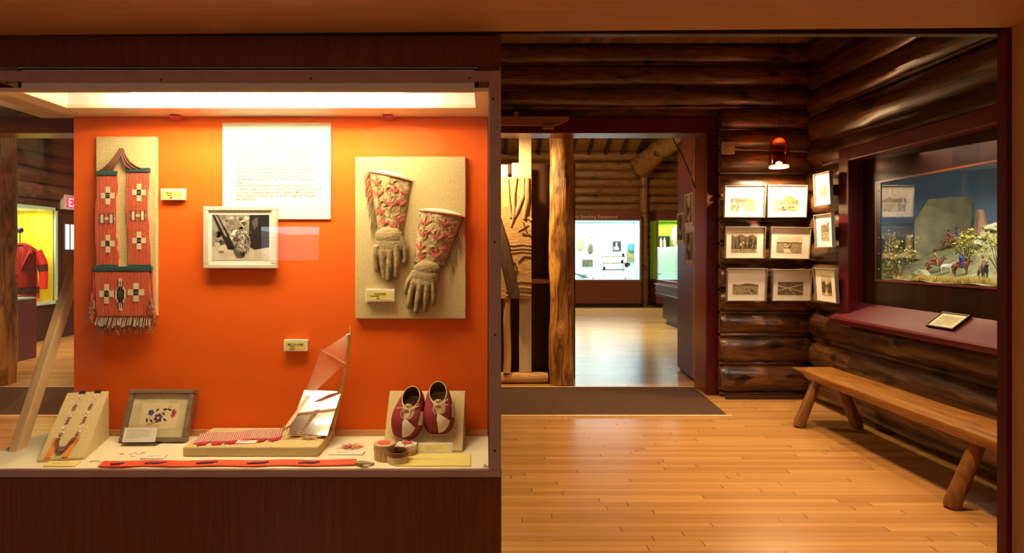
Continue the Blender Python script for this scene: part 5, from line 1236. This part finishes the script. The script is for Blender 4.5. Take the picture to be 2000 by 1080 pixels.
# driftwood mural
mu = thing('driftwood_mural', P(1006, 465, 6.36), 'carved driftwood mural panel of tree trunks and ripples, lit from above', 'mural')
a = P(940, 583, 6.35); b = P(1038, 346, 6.35)
mural_m = wood('mural_wood', C(170, 112, 56), C(228, 182, 118), (2, 9, 9), 3, .6, .5, dist=2)
m = MB(); m.box(a.x, b.x, 6.352, 6.385, a.z, b.z); m.build('mural_board', mural_m, mu, smooth=0)
trunk = wood('mural_trunk', C(150, 106, 70), C(206, 168, 126), (12, 12, 1.5), 4, .6, .6); dk = wood('mural_dark_trunk', C(70, 44, 28), C(110, 74, 50), (12, 12, 1.5), 4, .6, .8)
def limb(pts, r, mt, nm):
    m = MB(); m.tube([P(x, y, 6.35) for x, y in pts], [q*6.35/F for q in r], 8, flat=.5, amp=.25, seed=pts[0][0], up=(0, 1, 0)); m.build(nm, mt, mu)
limb([(1030, 348), (1030, 390), (1026, 415), (1024, 428)], [4, 5, 5, 3], trunk, 'carved_trunk'); limb([(1022, 348), (1022, 380), (1010, 410), (1006, 424)], [3, 4, 4, 2], trunk, 'carved_trunk')
limb([(1008, 348), (1004, 380), (1004, 420), (998, 443)], [3, 3, 4, 1.5], trunk, 'carved_trunk'); limb([(992, 348), (993, 390), (998, 425)], [2, 3, 3], trunk, 'carved_trunk')
limb([(1030, 425), (1038, 430)], [3, 4], trunk, 'carved_trunk')
limb([(952, 360), (966, 420), (982, 480), (996, 540), (1006, 582)], [9, 11, 13, 12, 11], dk, 'carved_trunk')
limb([(1022, 434), (1026, 448), (1030, 456)], [1, 1.5, 1], dk, 'carved_twig'); limb([(1012, 452), (1026, 444), (1032, 440)], [1, 1.4, .8], dk, 'carved_twig'); limb([(1020, 459), (1036, 459)], [1, 1.6], dk, 'carved_twig')
limb([(994, 508), (1006, 514), (1010, 528), (1006, 538), (998, 536)], [1.5, 2, 2, 2, 1], dk, 'carved_twig'); limb([(1012, 512), (1024, 500), (1036, 502)], [1.5, 2, 2], dk, 'carved_twig'); limb([(1020, 455), (1036, 462)], [1, 1], dk, 'carved_twig')
for i, y in enumerate((478, 487, 492, 552, 562, 570, 577)): limb([(988, y), (1002, y+1), (1020, y-1), (1038, y+1)], [1, 1.4, 1.2, 1.5], dk if i % 2 else trunk, 'carved_ripple')
# light track housing on the header
lt = thing('track_housing', P(1040, 237, 5.8), 'long tan light housing fixed across the red header beam', 'light housing')
a = P(900, 244, 5.80); b = P(1111, 227, 5.80); m = MB()
m.prism([(a.x, 5.80, a.z), (b.x-.10, 5.80, a.z), (b.x, 5.80, a.z+.05), (b.x, 5.80, b.z), (a.x, 5.80, b.z)], (0, .06, 0)); m.build('housing', plain('tan_housing', C(170, 116, 70), .5), lt, smooth=0, bevel=.004)
for x, yy in ((1008, 224), (1072, 247)):
    p = P(x, yy, 5.82); m = MB(); m.box(p.x-.02 if yy < 230 else p.x-.06, p.x+.02 if yy < 230 else p.x+.05, 5.80, 5.87, p.z-.02, p.z+.025); m.build('bracket', plain('tan_housing', C(170, 116, 70), .5), lt, smooth=0)
# partition panel beyond the opening with old photographs
pt = thing('partition_panel', (2.30, 6.8, 0), 'tall glossy brown partition just beyond the opening, carrying three old photographs', 'partition')
gl = wood('glossy_brown_laminate', C(112, 54, 34), C(138, 70, 44), (20, 20, .8), 4, .45, .03, spec=.25)
pA = Vector((2.248, 6.43, 0)); pB = Vector((2.305, 7.20, 0)); th = Vector((.056, -.003, 0)); m = MB()
m.hexa([pA+up*.03, pA+th+up*.03, pB+th+up*.03, pB+up*.03, pA+up*2.72, pA+th+up*2.72, pB+th+up*2.72, pB+up*2.72]); m.build('panel', gl, pt, smooth=0)
m = MB(); m.hexa([pA+th*.5, pA+th*.9, pB+th*.9, pB+th*.5, pA+th*.5+up*.03, pA+th*.9+up*.03, pB+th*.9+up*.03, pB+th*.5+up*.03]); m.build('foot_rail', black, pt, smooth=0)
ppl = Pl(pB, pA-pB, up)
def part_at(x):                       # distance along the panel for a picture column
    d = pA-pB; t = ((x-CX)/F*pB.y-pB.x)/(d.x-(x-CX)/F*d.y); return t*d.length, pB.y+d.y*t
def poster(x0, x1, yt, yb_, lab, seed):
    a0, Y0 = part_at(x0); a1, Y1 = part_at(x1); Ym = (Y0+Y1)/2; z1 = H-(yt-CY)/F*Ym; z0 = H-(yb_-CY)/F*Ym
    g = thing('old_photograph', ppl.p((a0+a1)/2, (z0+z1)/2, .002), lab, 'photograph', 'old photographs on the partition')
    m = MB(); pbox(m, ppl, a0, a1, z0, z1, .0005, .003, 0); m.build('print_border', plain('aged_print_border', C(206, 182, 140), .8), g, smooth=0)
    m = MB(); e = .012; pbox(m, ppl, a0+e, a1-e, z0+.05, z1-e, .003, .0038, 0); q = random.Random(seed)
    cxm = (a0+a1)/2
    for j in range(7): pts = blob(cxm+q.uniform(-.02, .02), z0+.08+(z1-z0-.13)*(j/7), (a1-a0)*q.uniform(.14, .26), seed+j, 10, 1.3); ppoly(m, ppl, [(min(a1-e, max(a0+e, p[0])), min(z1-e, max(z0+.05, p[1]))) for p in pts], .003, .0040+.0001*j, q.choice([1, 2, 1]))
    m.build('photograph', [plain('faded_brown', C(132, 104, 72), .8, var=.3, sc=30), plain('faded_dark', C(70, 50, 34), .8, var=.3), plain('faded_pale', C(176, 148, 104), .8, var=.3)], g, smooth=0)
poster(1337.5, 1353, 378, 443, 'upper old photograph on the partition, nearest the jamb', 2)
poster(1322.5, 1336, 417, 477, 'old photograph on the partition nearest its far edge', 5)
poster(1339, 1353.5, 452, 517, 'lower old photograph on the partition, below the tan tag', 9)
a0, _ = part_at(1339); a1, _ = part_at(1356); m = MB(); pbox(m, ppl, a0, a1, 1.4-.0+(494-452)/F*6.7, 1.4+(494-443)/F*6.7, .0005, .003); tag(m.build('tan_tag', plain('tan_card', C(186, 146, 90), .5), smooth=0, loc=ppl.p(a0, 1.6)), 'small blank tan tag between the two nearer old photographs', 'tag')
m = MB(); m.tube([P(1318, 262, 6.16), P(1315, 272, 6.17), P(1322, 285, 6.18), P(1334, 306, 6.18), P(1346, 335, 6.19), P(1350, 348, 6.19), P(1358, 366, 6.2), P(1368, 386, 6.2)], .006, 6)
tag(m.build('dangling_cable', black, loc=P(1316, 272, 6.17)), 'black cable dangling diagonally from the header beam across the partition', 'cable')
m = MB(); m.tube([P(1366, 268, 6.15), P(1356, 290, 6.16), P(1350, 320, 6.17), P(1349, 345, 6.18), P(1354, 362, 6.18), P(1362, 376, 6.2), P(1368, 384, 6.2)], .004, 6)
tag(m.build('dangling_cable', plain('brown_cable', C(120, 78, 56), .5), loc=P(1366, 268, 6.15)), 'thin brown cable hanging in a curve beside the jamb', 'cable')

# ------------------------------------------------------------------ far white case
def litcase(name, label, x0, x1, y0, y1, zb_, zt_, back, side, cat='display case'):
    g = thing(name, ((x0+x1)/2, y0, 0), label, cat)
    MB().box(x0-.05, x1+.05, y0, y1, .10, zb_-.03).build('base_cabinet', mahog, g, smooth=0)
    MB().box(x0-.03, x1+.03, y0+.05, y1-.02, .0, .10).build('toe_kick', black, g, smooth=0)
    MB().box(x0-.05, x1+.05, y0, y1, zt_+.03, zt_+.26).build('header_panel', mahog, g, smooth=0)
    al = plain('dull_aluminium', C(150, 142, 130), .4, .6)
    m = MB(); m.box(x0-.05, x1+.05, y0-.01, y0+.02, zb_-.03, zb_); m.box(x0-.05, x1+.05, y0-.01, y0+.02, zt_, zt_+.03); m.box(x1, x1+.05, y0-.01, y0+.02, zb_, zt_); m.box(x0-.05, x0, y0-.01, y0+.02, zb_, zt_); m.build('glazing_frame', al, g, smooth=0)
    m = MB(); m.box(x0-.05, x1+.05, y1-.02, y1, zb_-.03, zt_+.03); m.build('back_panel', back, g, smooth=0)
    m = MB(); m.box(x0-.05, x0, y0+.02, y1-.02, zb_, zt_); m.box(x1, x1+.05, y0+.02, y1-.02, zb_, zt_); m.box(x0, x1, y0+.02, y1-.02, zt_, zt_+.03); m.box(x0, x1, y0+.02, y1-.02, zb_-.03, zb_); m.build('side_lining', side, g, smooth=0)
    MB().box(x0, x1, y0, y0+.006, zb_, zt_).build('front_glass', glass_m, g, smooth=0)
    return g
YW = 15.35
pwhite = plain('case_white', C(232, 240, 244), .6, var=.02); pblue = plain('case_pale_blue', C(176, 214, 236), .6, var=.04)
x1w = (1249-CX)/F*YW; zbw = H-(546-CY)/F*YW; ztw = H-(431-CY)/F*YW
wc = litcase('display_case', 'bright white display case of smoking equipment on the far wall', 1.2, x1w, YW, 15.95, zbw, ztw, pwhite, pblue)
hp = Pl((0, YW-.001, 0), (1, 0, 0), (0, 0, 1))
lettering('header_lettering', 'and Smoking Equipment', hp, P(1206, 0, YW).x, H-(426-CY)/F*YW, .104, plain('sign_letter', C(196, 160, 130), .6), wc, 'RIGHT', spacing=1.15)
lamp('white_case_lamp', 'AREA', ((1.2+x1w)/2, 15.6, ztw-.02), 105, (.86, 1.0, .92), x1w-1.4, sy=.3, target=((1.2+x1w)/2, 15.6, 0), spread=170)
WB = Pl((0, 15.92, 0), (1, 0, 0), (0, 0, 1))
def wq(x, y, Y=15.9): p = P(x, y, Y); return p.x, p.z
khaki = plain('beaded_khaki', C(150, 148, 96), .8, var=.5, sc=16); khaki2 = plain('beaded_dark', C(96, 92, 66), .8, var=.6, sc=16); bluep = plain('blue_bead', C(66, 128, 186), .7, var=.3, sc=20)
def wshape(name, lab, cat, pts, mats, parts=None, grp=None, h=.05):
    c = wq(*pts[0]); m = MB(); ppoly(m, WB, [wq(*p) for p in pts], .002, h, 0)
    return tag(m.build(name, mats, loc=(c[0], 15.9, c[1]), bevel=.01), lab, cat, grp)
wshape('beaded_pouch', 'larger pale beaded pouch hanging at the left of the white case', 'pouch', [(1134+7.5*math.cos(a), 475+15*math.sin(a)) for a in [k*PI/9 for k in range(18)]], khaki)
wshape('beaded_pouch', 'smaller dark beaded pouch beside the larger one in the white case', 'pouch', [(1153+5.5*math.cos(a)*(1+.25*math.sin(a)), 485+10.5*math.sin(a)) for a in [k*PI/9 for k in range(18)]], khaki2)
wshape('small_picture', 'grey photograph low on the back of the white case', 'photo', [(1137, 507), (1158, 507), (1158, 521), (1137, 521)], khaki2, h=.01)
wshape('small_picture', 'faint small picture above the beaded pouches', 'photo', [(1148, 454), (1161, 454), (1161, 463), (1148, 463)], plain('faint_grey', C(196, 200, 190), .6, var=.2, sc=30), h=.01)
bwp = thing('small_picture', (wq(1205, 480)[0], 15.9, wq(1205, 480)[1]), 'black photograph of a figure in the middle of the white case', 'photo')
m = MB(); ppoly(m, WB, [wq(1197, 471), wq(1213, 471), wq(1213, 490), wq(1197, 490)], .002, .012, 0); ppoly(m, WB, [wq(*p) for p in ((1199, 488), (1199, 482), (1203, 481), (1203, 474), (1206, 474), (1206, 481), (1209, 484), (1209, 488))], .012, .014, 1); m.build('photograph', [plain('soot_black', C(34, 40, 36), .5), paper], bwp, smooth=0)
bag = thing('pipe_bag', (wq(1233, 480)[0], 15.85, wq(1233, 480)[1]), 'long blue and khaki fringed pipe bag at the right of the white case', 'pipe bag')
m = MB(); ppoly(m, WB, [wq(*p) for p in ((1229, 458), (1238, 456), (1239, 475), (1226, 477))], .01, .04); m.build('bag_body', plain('pale_hide_green', C(190, 200, 160), .8, var=.2, sc=20), bag)
m = MB(); ppoly(m, WB, [wq(*p) for p in ((1226, 477), (1239, 475), (1239, 490), (1226, 490))], .01, .05); m.build('beaded_band', bluep, bag)
m = MB()
for k in range(12): a = wq(1226+k*1.1, 490); b = wq(1225+k*1.2, 510+(k % 3)); m.tube([WB.p(*a, .02), WB.p(*b, .03)], .010, 5)
m.build('fringe', khaki, bag)
rk = thing('pipe_rack', (wq(1200, 500)[0], 15.8, zbw), 'thin wire rack holding long pipes in the white case', 'rack')
m = MB()
for x in (1179, 1217): a = P(x, 463, 15.75); b = P(x, 545, 15.75); m.tube([Vector((a.x, 15.75, zbw+.002)), a], .009, 6)
a = P(1179, 463, 15.75); b = P(1217, 463, 15.75); m.tube([a, b], .009, 6); m.build('rack_frame', plain('grey_wire', C(120, 126, 120), .4, .5), rk)
for i, (x0, x1, y) in enumerate(((1174, 1222, 501), (1176, 1220, 514), (1175, 1220, 527))):
    g = thing('long_pipe', P(x0, y, 15.7), ('uppermost', 'middle', 'lowest')[i]+' of the three long-stemmed pipes on the wire rack', 'pipe', 'pipes on the rack')
    m = MB(); m.tube([P(x0, y, 15.7), P(x1, y-.5, 15.7)], .016, 8); m.build('stem', khaki if i < 2 else khaki2, g)
    xb_ = x0+5 if i == 2 else x1-5
    m = MB(); m.tube([P(xb_, y+.5, 15.7), P(xb_, y-6, 15.7)], [.03, .035], 8); m.build('bowl', black, g)
g = thing('tomahawk_pipe', P(1226, 500, 15.65), 'upright brown pipe with a black bowl leaning near the pipe bag', 'pipe')
m = MB(); m.tube([P(1224, 468, 15.7), P(1225, 517, 15.6)], .014, 8); m.build('stem', khaki, g)
m = MB(); m.tube([P(1220, 517, 15.6), P(1230, 516, 15.6)], [.05, .04], 8); m.tube([P(1224, 522, 15.6), P(1224, 513, 15.6)], .045, 8); m.build('bowl', black, g)
for i, (x0, x1, y0_, y1_, lab) in enumerate(((1149, 1169, 526, 542, 'left one of the two white text cards on the floor of the white case'), (1213, 1232, 528, 539, 'right one of the two white text cards on the floor of the white case'))):
    a = P(x0, y1_, 15.48); b = P(x1, y1_, 15.48); m = MB(); z_ = zbw+.01+i*.0; pl_ = Pl((a.x, 15.48, z_+.03), (1, 0, 0), (0, .12, .16)); pbox(m, pl_, 0, b.x-a.x, 0, .22-.06*i, 0, .012); pbox(m, pl_, .1, .13, -.03, .1, -.03, -.002, 1)
    tag(m.build('text_card', [paper, black], smooth=0, loc=(a.x, 15.48, z_)), lab, 'text card', 'white cards in the far case')
a = P(1138, 540, 15.5); m = MB(); m.ball((a.x, 15.6, zbw+.11), (.14, .10, .10), 14, 10); m.tube([(a.x-.2, 15.5, zbw+.15), (a.x, 15.48, zbw+.08), (a.x+.13, 15.5, zbw+.04)], .02, 8, mi=1)
tag(m.build('pale_bag', [pblue, khaki2], loc=(a.x, 15.5, zbw)), 'rounded pale bag with a dark strap at the left of the white case floor', 'bag')
# green case
x0g = (1286-CX)/F*YW; gm_ = plain('case_lime', C(170, 214, 40), .6, var=.03); 
gc = litcase('display_case', 'lime green display case on the far wall behind the glass vitrine', x0g, x0g+1.9, YW, 15.95, zbw, ztw, gm_, gm_)
lamp('green_case_lamp', 'AREA', (x0g+.95, 15.6, ztw-.02), 30, (1, 1, .86), 1.6, sy=.3, target=(x0g+.95, 15.6, 0), spread=170)
bwp = thing('small_picture', (wq(1295, 472)[0], 15.9, wq(1295, 472)[1]), 'black and white photograph of white-clad figures in the lime green case', 'photo')
m = MB(); ppoly(m, WB, [wq(1287, 461), wq(1308, 461), wq(1308, 484), wq(1287, 484)], .002, .012, 0)
for cx_ in (1291, 1298): ppoly(m, WB, [wq(*p) for p in ((cx_-2, 482), (cx_-2.5, 470), (cx_, 463), (cx_+2.5, 470), (cx_+3, 482))], .012, .014, 1)
m.build('photograph', [plain('soot_black', C(34, 40, 36), .5), paper], bwp, smooth=0)
m = MB(); ppoly(m, WB, [wq(*p) for p in ((1312, 480), (1308, 462), (1312, 446), (1320, 439), (1334, 446), (1334, 478), (1320, 486))], .03, .12); tag(m.build('feather_headdress', plain('mottled_feather', C(206, 190, 176), .8, var=.5, sc=14), loc=(wq(1318, 460)[0], 15.8, wq(1318, 460)[1]), bevel=.02), 'pale mottled feather headdress in the lime green case', 'headdress')
# glass vitrine on counter
vt = thing('glass_vitrine', (3.8, 11, 0), 'glass-topped counter vitrine lit pale green, in front of the lime green case', 'vitrine')
steel = plain('vitrine_metal', C(190, 190, 176), .25, .9, var=.05); dkl = plain('dark_laminate', C(64, 52, 40), .35, var=.15, sc=10)
MB().box(3.37, 4.3, 9.9, 11.9, .56, .775).build('counter_box', dkl, vt, smooth=0)
MB().box(3.50, 4.25, 10.0, 11.85, .10, .558).build('base_cabinet', dkl, vt, smooth=0); MB().box(3.56, 4.2, 10.05, 11.8, 0, .10).build('toe_kick', mahog_d, vt, smooth=0)
m = MB(); m.box(3.355, 4.3, 9.89, 11.92, .776, .80); m.box(3.36, 3.375, 9.89, 11.92, .60, .612); m.build('edge_trim', steel, vt, smooth=0)
MB().box(3.42, 4.28, 9.95, 11.88, .801, .87).build('display_bed', plain('bed_felt', C(110, 60, 56), .9), vt, smooth=0)
m = MB(); m.box(3.41, 3.418, 9.93, 11.9, .87, 1.50); m.box(3.41, 4.29, 9.93, 9.938, .87, 1.5); m.box(3.41, 4.29, 11.892, 11.9, .87, 1.5); m.box(3.41, 4.29, 9.93, 11.9, 1.50, 1.508); m.build('glass_box', glass_s, vt, smooth=0)
m = MB()
for y in (9.93, 11.88): m.box(3.405, 3.42, y, y+.015, .87, 1.51)
m.box(3.405, 3.42, 9.93, 11.9, 1.50, 1.515); m.box(3.405, 3.42, 9.93, 11.9, .865, .88)
for y in (10.6, 11.3): m.tube([(3.6, y, .87), (3.6, y, 1.5)], .012, 8)
m.build('metal_edges', steel, vt, smooth=0)
m = MB()
for z in (1.05, 1.2, 1.35): m.box(3.55, 4.1, 10.4, 11.4, z, z+.008)
m.build('glass_shelves', plain('shelf_glass_edge', C(120, 150, 140), .2), vt, smooth=0)
MB().box(4.28, 4.288, 9.94, 11.89, .87, 1.5).build('pale_back', plain('pale_green_back', C(204, 232, 206), .7), vt, smooth=0)
lamp('vitrine_lamp', 'AREA', (3.75, 10.9, 1.49), 5, (.9, 1, .86), .5, sy=1.6, target=(3.75, 10.9, 0), spread=170)
m = MB(); m.ball((3.7, 10.9, 1.09), (.06, .12, .035), 10, 8, amp=.3); m.ball((3.7, 11.15, 1.09), (.04, .07, .03), 10, 8); tag(m.build('carved_animal', black, loc=(3.7, 10.9, 1.06)), 'small dark carved animal on a shelf of the glass vitrine', 'carving')
m = MB(); m.ball((3.6, 10.3, .893), (.07, .2, .022), 10, 8, amp=.5); tag(m.build('folded_cloth', plain('violet_cloth', C(120, 90, 120), .9), loc=(3.6, 10.3, .87)), 'small folded violet cloth on the bed of the glass vitrine', 'cloth')
# log brace on the far post
m = MB(); a = P(1253, 318, 15.6); b = P(1345, 262, 14.6); m.tube([a+Vector((0, .2, -.1)), a.lerp(b, .4)+Vector((0, 0, .05)), b, b+(b-a)*.6], [.30, .26, .22, .2], 14, amp=.1, seed=3)
tag(m.build('roof_beam', log_far, loc=tuple(a)), 'heavy sloping roof beam rising from the slim far post', 'beam')

# ------------------------------------------------------------------ left wall: red coat case, vitrine, exit sign, door
ycs0, ycs1, zc0, zc1 = 8.20, 9.77, .62, 2.09
cc = thing('display_case', (-7.2, 9.0, .6), 'yellow-lined case with a red coat in the far left wall', 'display case')
yel = plain('case_yellow', C(238, 226, 10), .7, var=.02); 
MB().box(-7.75, -7.1, ycs1, ycs1+.02, zc0, zc1).build('end_panel', yel, cc, smooth=0)
MB().box(-7.77, -7.75, ycs0, ycs1+.02, zc0, zc1).build('back_panel', pwhite, cc, smooth=0)
MB().box(-7.75, -7.1, ycs0-.02, ycs0, zc0, zc1).build('end_panel', yel, cc, smooth=0)
MB().box(-7.77, -7.1, ycs0-.02, ycs1+.02, zc1, zc1+.02).build('case_ceiling', white_m, cc, smooth=0)
MB().box(-7.77, -7.1, ycs0-.02, ycs1+.02, zc0-.02, zc0).build('case_floor', plain('warm_floor', C(200, 150, 90), .7), cc, smooth=0)
m = MB(); m.box(-7.08, -7.05, ycs1, ycs1+.05, zc0-.03, zc1+.05); m.box(-7.08, -7.05, ycs0-.05, ycs1+.05, zc1, zc1+.05); m.box(-7.08, -7.05, ycs0-.05, ycs1+.05, zc0-.05, zc0); m.build('glazing_frame', plain('green_white_frame', C(190, 220, 200), .4), cc, smooth=0)
MB().box(-7.078, -7.072, ycs0, ycs1, zc0, zc1).build('front_glass', glass_m, cc, smooth=0)
lamp('coat_case_lamp', 'AREA', (-7.42, 9.0, zc1-.02), 30, (1, .98, .88), .4, sy=1.3, target=(-7.42, 9.0, 0), spread=170)
m = MB()
for r in range(4):
    for k in range(3): m.box(-7.749, -7.73, 9.05+k*.22, 9.2+k*.22, 1.95-r*.16, 2.05-r*.16)
tag(m.build('label_cards', paper, smooth=0, loc=(-7.74, 9.2, 1.8)), 'sheet of small cream cards on the white back of the coat case', 'cards')
coat = thing('red_coat', (-7.36, 9.42, zc0), 'double-breasted red wool coat with dark sleeve bands, on a stand in the yellow case', 'coat')
cr = plain('red_wool', C(206, 36, 28), .9, var=.15, sc=30); cdk = plain('maroon_band', C(70, 14, 20), .9)
cv = Vector((.68, -.73, 0)).normalized(); cu_ = Vector((-cv.y, cv.x, 0)); 
cb = Vector((-7.36, 9.42, 0)); 
def cq(a, z, d): return cb+cu_*a+cv*d+Vector((0, 0, z))
if cu_.x < 0: pass
def ring(z, w_, d_, n=20, off=0): return [cq(w_*math.cos(2*PI*k/n), z, d_*math.sin(2*PI*k/n)+off) for k in range(n)]
m = MB(); lv = [(.68, .25, .13), (.80, .245, .125), (1.0, .225, .12), (1.2, .225, .12), (1.35, .235, .125), (1.45, .22, .11), (1.52, .14, .09), (1.56, .075, .07)]
vs = []; 
for z, a, d in lv: vs += ring(z, a, d)
m.add(vs, [(i*20+k, i*20+(k+1) % 20, (i+1)*20+(k+1) % 20, (i+1)*20+k) for i in range(len(lv)-1) for k in range(20)], 0); m.build('coat_body', cr, coat, smooth=60)
m = MB()
for z0_, z1_ in ((.76, .86),): m.add(ring(z0_, .25, .132)+ring(z1_, .246, .130), [(k, (k+1) % 20, 20+(k+1) % 20, 20+k) for k in range(20)])
m.build('hem_band', cdk, coat, smooth=60)
for s_ in (-1, 1):
    m = MB(); pts = [cq(s_*.21, 1.43, 0), cq(s_*.285, 1.25, .0), cq(s_*.30, 1.05, .02), cq(s_*.295, .82, .05)]
    m.tube(pts, [.075, .07, .06, .055], 14); sl_ = m.build('sleeve', cr, coat, smooth=60)
    m = MB(); m.tube([pts[1].lerp(pts[2], .2), pts[1].lerp(pts[2], .75)], [.072, .066], 14); m.build('sleeve_band', cdk, sl_)
    m = MB(); m.prism([cq(s_*.04, 1.53, .10), cq(s_*.13, 1.50, .10), cq(s_*.15, 1.40, .125), cq(s_*.10, 1.38, .13), cq(s_*.0, 1.12, .135), cq(s_*-.01, 1.16, .13)], cv*.015); m.build('lapel', cr, coat, smooth=0, bevel=.004)
m = MB(); m.prism([cq(-.04, 1.53, .085), cq(.04, 1.53, .085), cq(0, 1.18, .12)], cv*.006); m.build('collar_opening', black, coat, smooth=0)
m = MB()
for a, z in ((-.06, 1.05), (.08, 1.07), (-.06, .93), (.08, .92), (.07, 1.16)): m.ball(cq(a, z, .13), .017, 10, 6)
m.build('buttons', black, coat)
m = MB(); m.tube([cq(0, 1.5, 0), cq(0, 1.72, 0)], .008, 8); m.ball(cq(0, 1.76, 0), .05, 14, 10); m.tube([cq(0, .622, 0), cq(0, .75, 0)], .02, 8); m.build('stand', black, coat)
m = MB(); c = PX(37, 583, -7.25); m.tube([Vector((-7.25, c.y+.11*math.cos(a), zc0+.02+.1*math.sin(a))) for a in [PI*k/10 for k in range(11)]], .012, 8); m.box(-7.35, -7.15, c.y-.16, c.y+.16, zc0+.001, zc0+.035)
tag(m.build('wicker_basket', plain('pale_wicker', C(220, 176, 120), .7, var=.3, sc=60), loc=(-7.25, c.y, zc0)), 'small pale handled basket on the floor of the coat case', 'basket')
# dark plinth with glass box
vb = thing('glass_vitrine', (-6.4, 7.9, 0), 'maroon plinth with a tall glass box at the left edge, beside the coat case', 'vitrine')
MB().box(-6.7, -6.03, 7.6, 8.0, .0, .79).build('plinth', redp2, vb, smooth=0)
m = MB(); m.box(-6.036, -6.03, 7.6, 8.0, .79, 2.42); m.box(-6.7, -6.03, 7.6, 7.606, .79, 2.42); m.build('glass_box', glass_s, vb, smooth=0)
m = MB(); m.box(-6.042, -6.028, 7.595, 7.61, .79, 2.43); m.box(-6.7, -6.03, 7.595, 7.61, 2.42, 2.435); m.box(-6.7, -6.028, 7.59, 8.0, .79, .81); m.build('metal_edges', plain('pale_blue_edge', C(170, 196, 210), .3, .5), vb, smooth=0)
# exit sign
ex = thing('exit_sign', PX(135, 393, -6.99), 'small white box sign with red EXIT letters on the left wall', 'sign')
a = PX(126, 408, -6.99); b = PX(152, 379, -6.99); m = MB(); m.box(-7.06, -6.99, a.y, a.y+.55, a.z, a.z+.24); m.build('sign_box', plain('sign_white', C(240, 224, 220), .5), ex, smooth=0)
MB().box(-6.99, -6.986, a.y+.05, a.y+.53, a.z+.03, a.z+.21).build('red_face', emit('exit_red', (.80, .02, .10, 1), 1.1), ex, smooth=0)
xp = Pl((-6.986, a.y, 0), (0, 1, 0), (0, 0, 1)); lettering('sign_lettering', 'EXIT', xp, .29, a.z+.05, .20, emit('exit_letters', (1, .75, .75, 1), 1.0), ex)
# door with two narrow lights
dr = MB(); dr.box(-7.08, -7.045, 9.93, 10.85, 0, 2.06); d_o = struct(dr, 'door_1', mahog_d, smooth=0, loc=(-7.06, 10.4, 0))
for (y0_, y1_) in ((9.99, 10.075), (10.12, 10.23)):
    m = MB(); m.box(-7.05, -7.038, y0_, y1_, 1.46, 1.88); m.build('door_pane', emit('daylit_pane', (.85, .92, 1, 1), 2.2), d_o, smooth=0)
m = MB(); m.tube([(-7.045, 10.15, 1.36), (-7.02, 10.15, 1.36), (-7.02, 10.25, 1.36)], .008, 6); m.build('door_handle', black, d_o)
# backlit landscape picture in the near gallery (seen mirrored in the case glass)
lp_ = thing('lightbox_picture', (-2.17, -3.0, 1.5), 'backlit landscape picture on the wall behind the viewer, mirrored in the case glass', 'lightbox')
MB().box(-2.50, -1.84, -3.04, -3.0, 1.31, 1.70).build('lightbox_frame', black, lp_, smooth=0)
lpl = Pl((-1.85, -3.0, 1.32), (-1, 0, 0), (0, 0, 1)); m = MB()
pbox(m, lpl, 0, .64, .28, .37, .0005, .002, 0); pbox(m, lpl, 0, .64, 0, .28, .0005, .002, 1)
ppoly(m, lpl, [(0, .25), (.1, .27), (.3, .25), (.5, .29), (.64, .27), (.64, .33), (.5, .30), (.3, .28), (.1, .29), (0, .28)], .002, .003, 1)
for k in range(9): ppoly(m, lpl, [(0, .03+.028*k), (.64, .02+.028*k), (.64, .026+.028*k), (0, .036+.028*k)], .002, .003, 2)
m.build('landscape', [emit('lightbox_sky', (.78, .80, 1, 1), 12), emit('lightbox_field', (.44, .34, .40, 1), 7), emit('lightbox_furrow', (.25, .2, .24, 1), 4)], lp_, smooth=0)
struct(MB().box(-4.3, 2.5, -3.3, -3.1, 0, 2.3), 'wall_gallery', tan_v, smooth=0)

# internal bookkeeping off the finished objects
for o in bpy.data.objects:
    if '_b' in o: del o['_b']
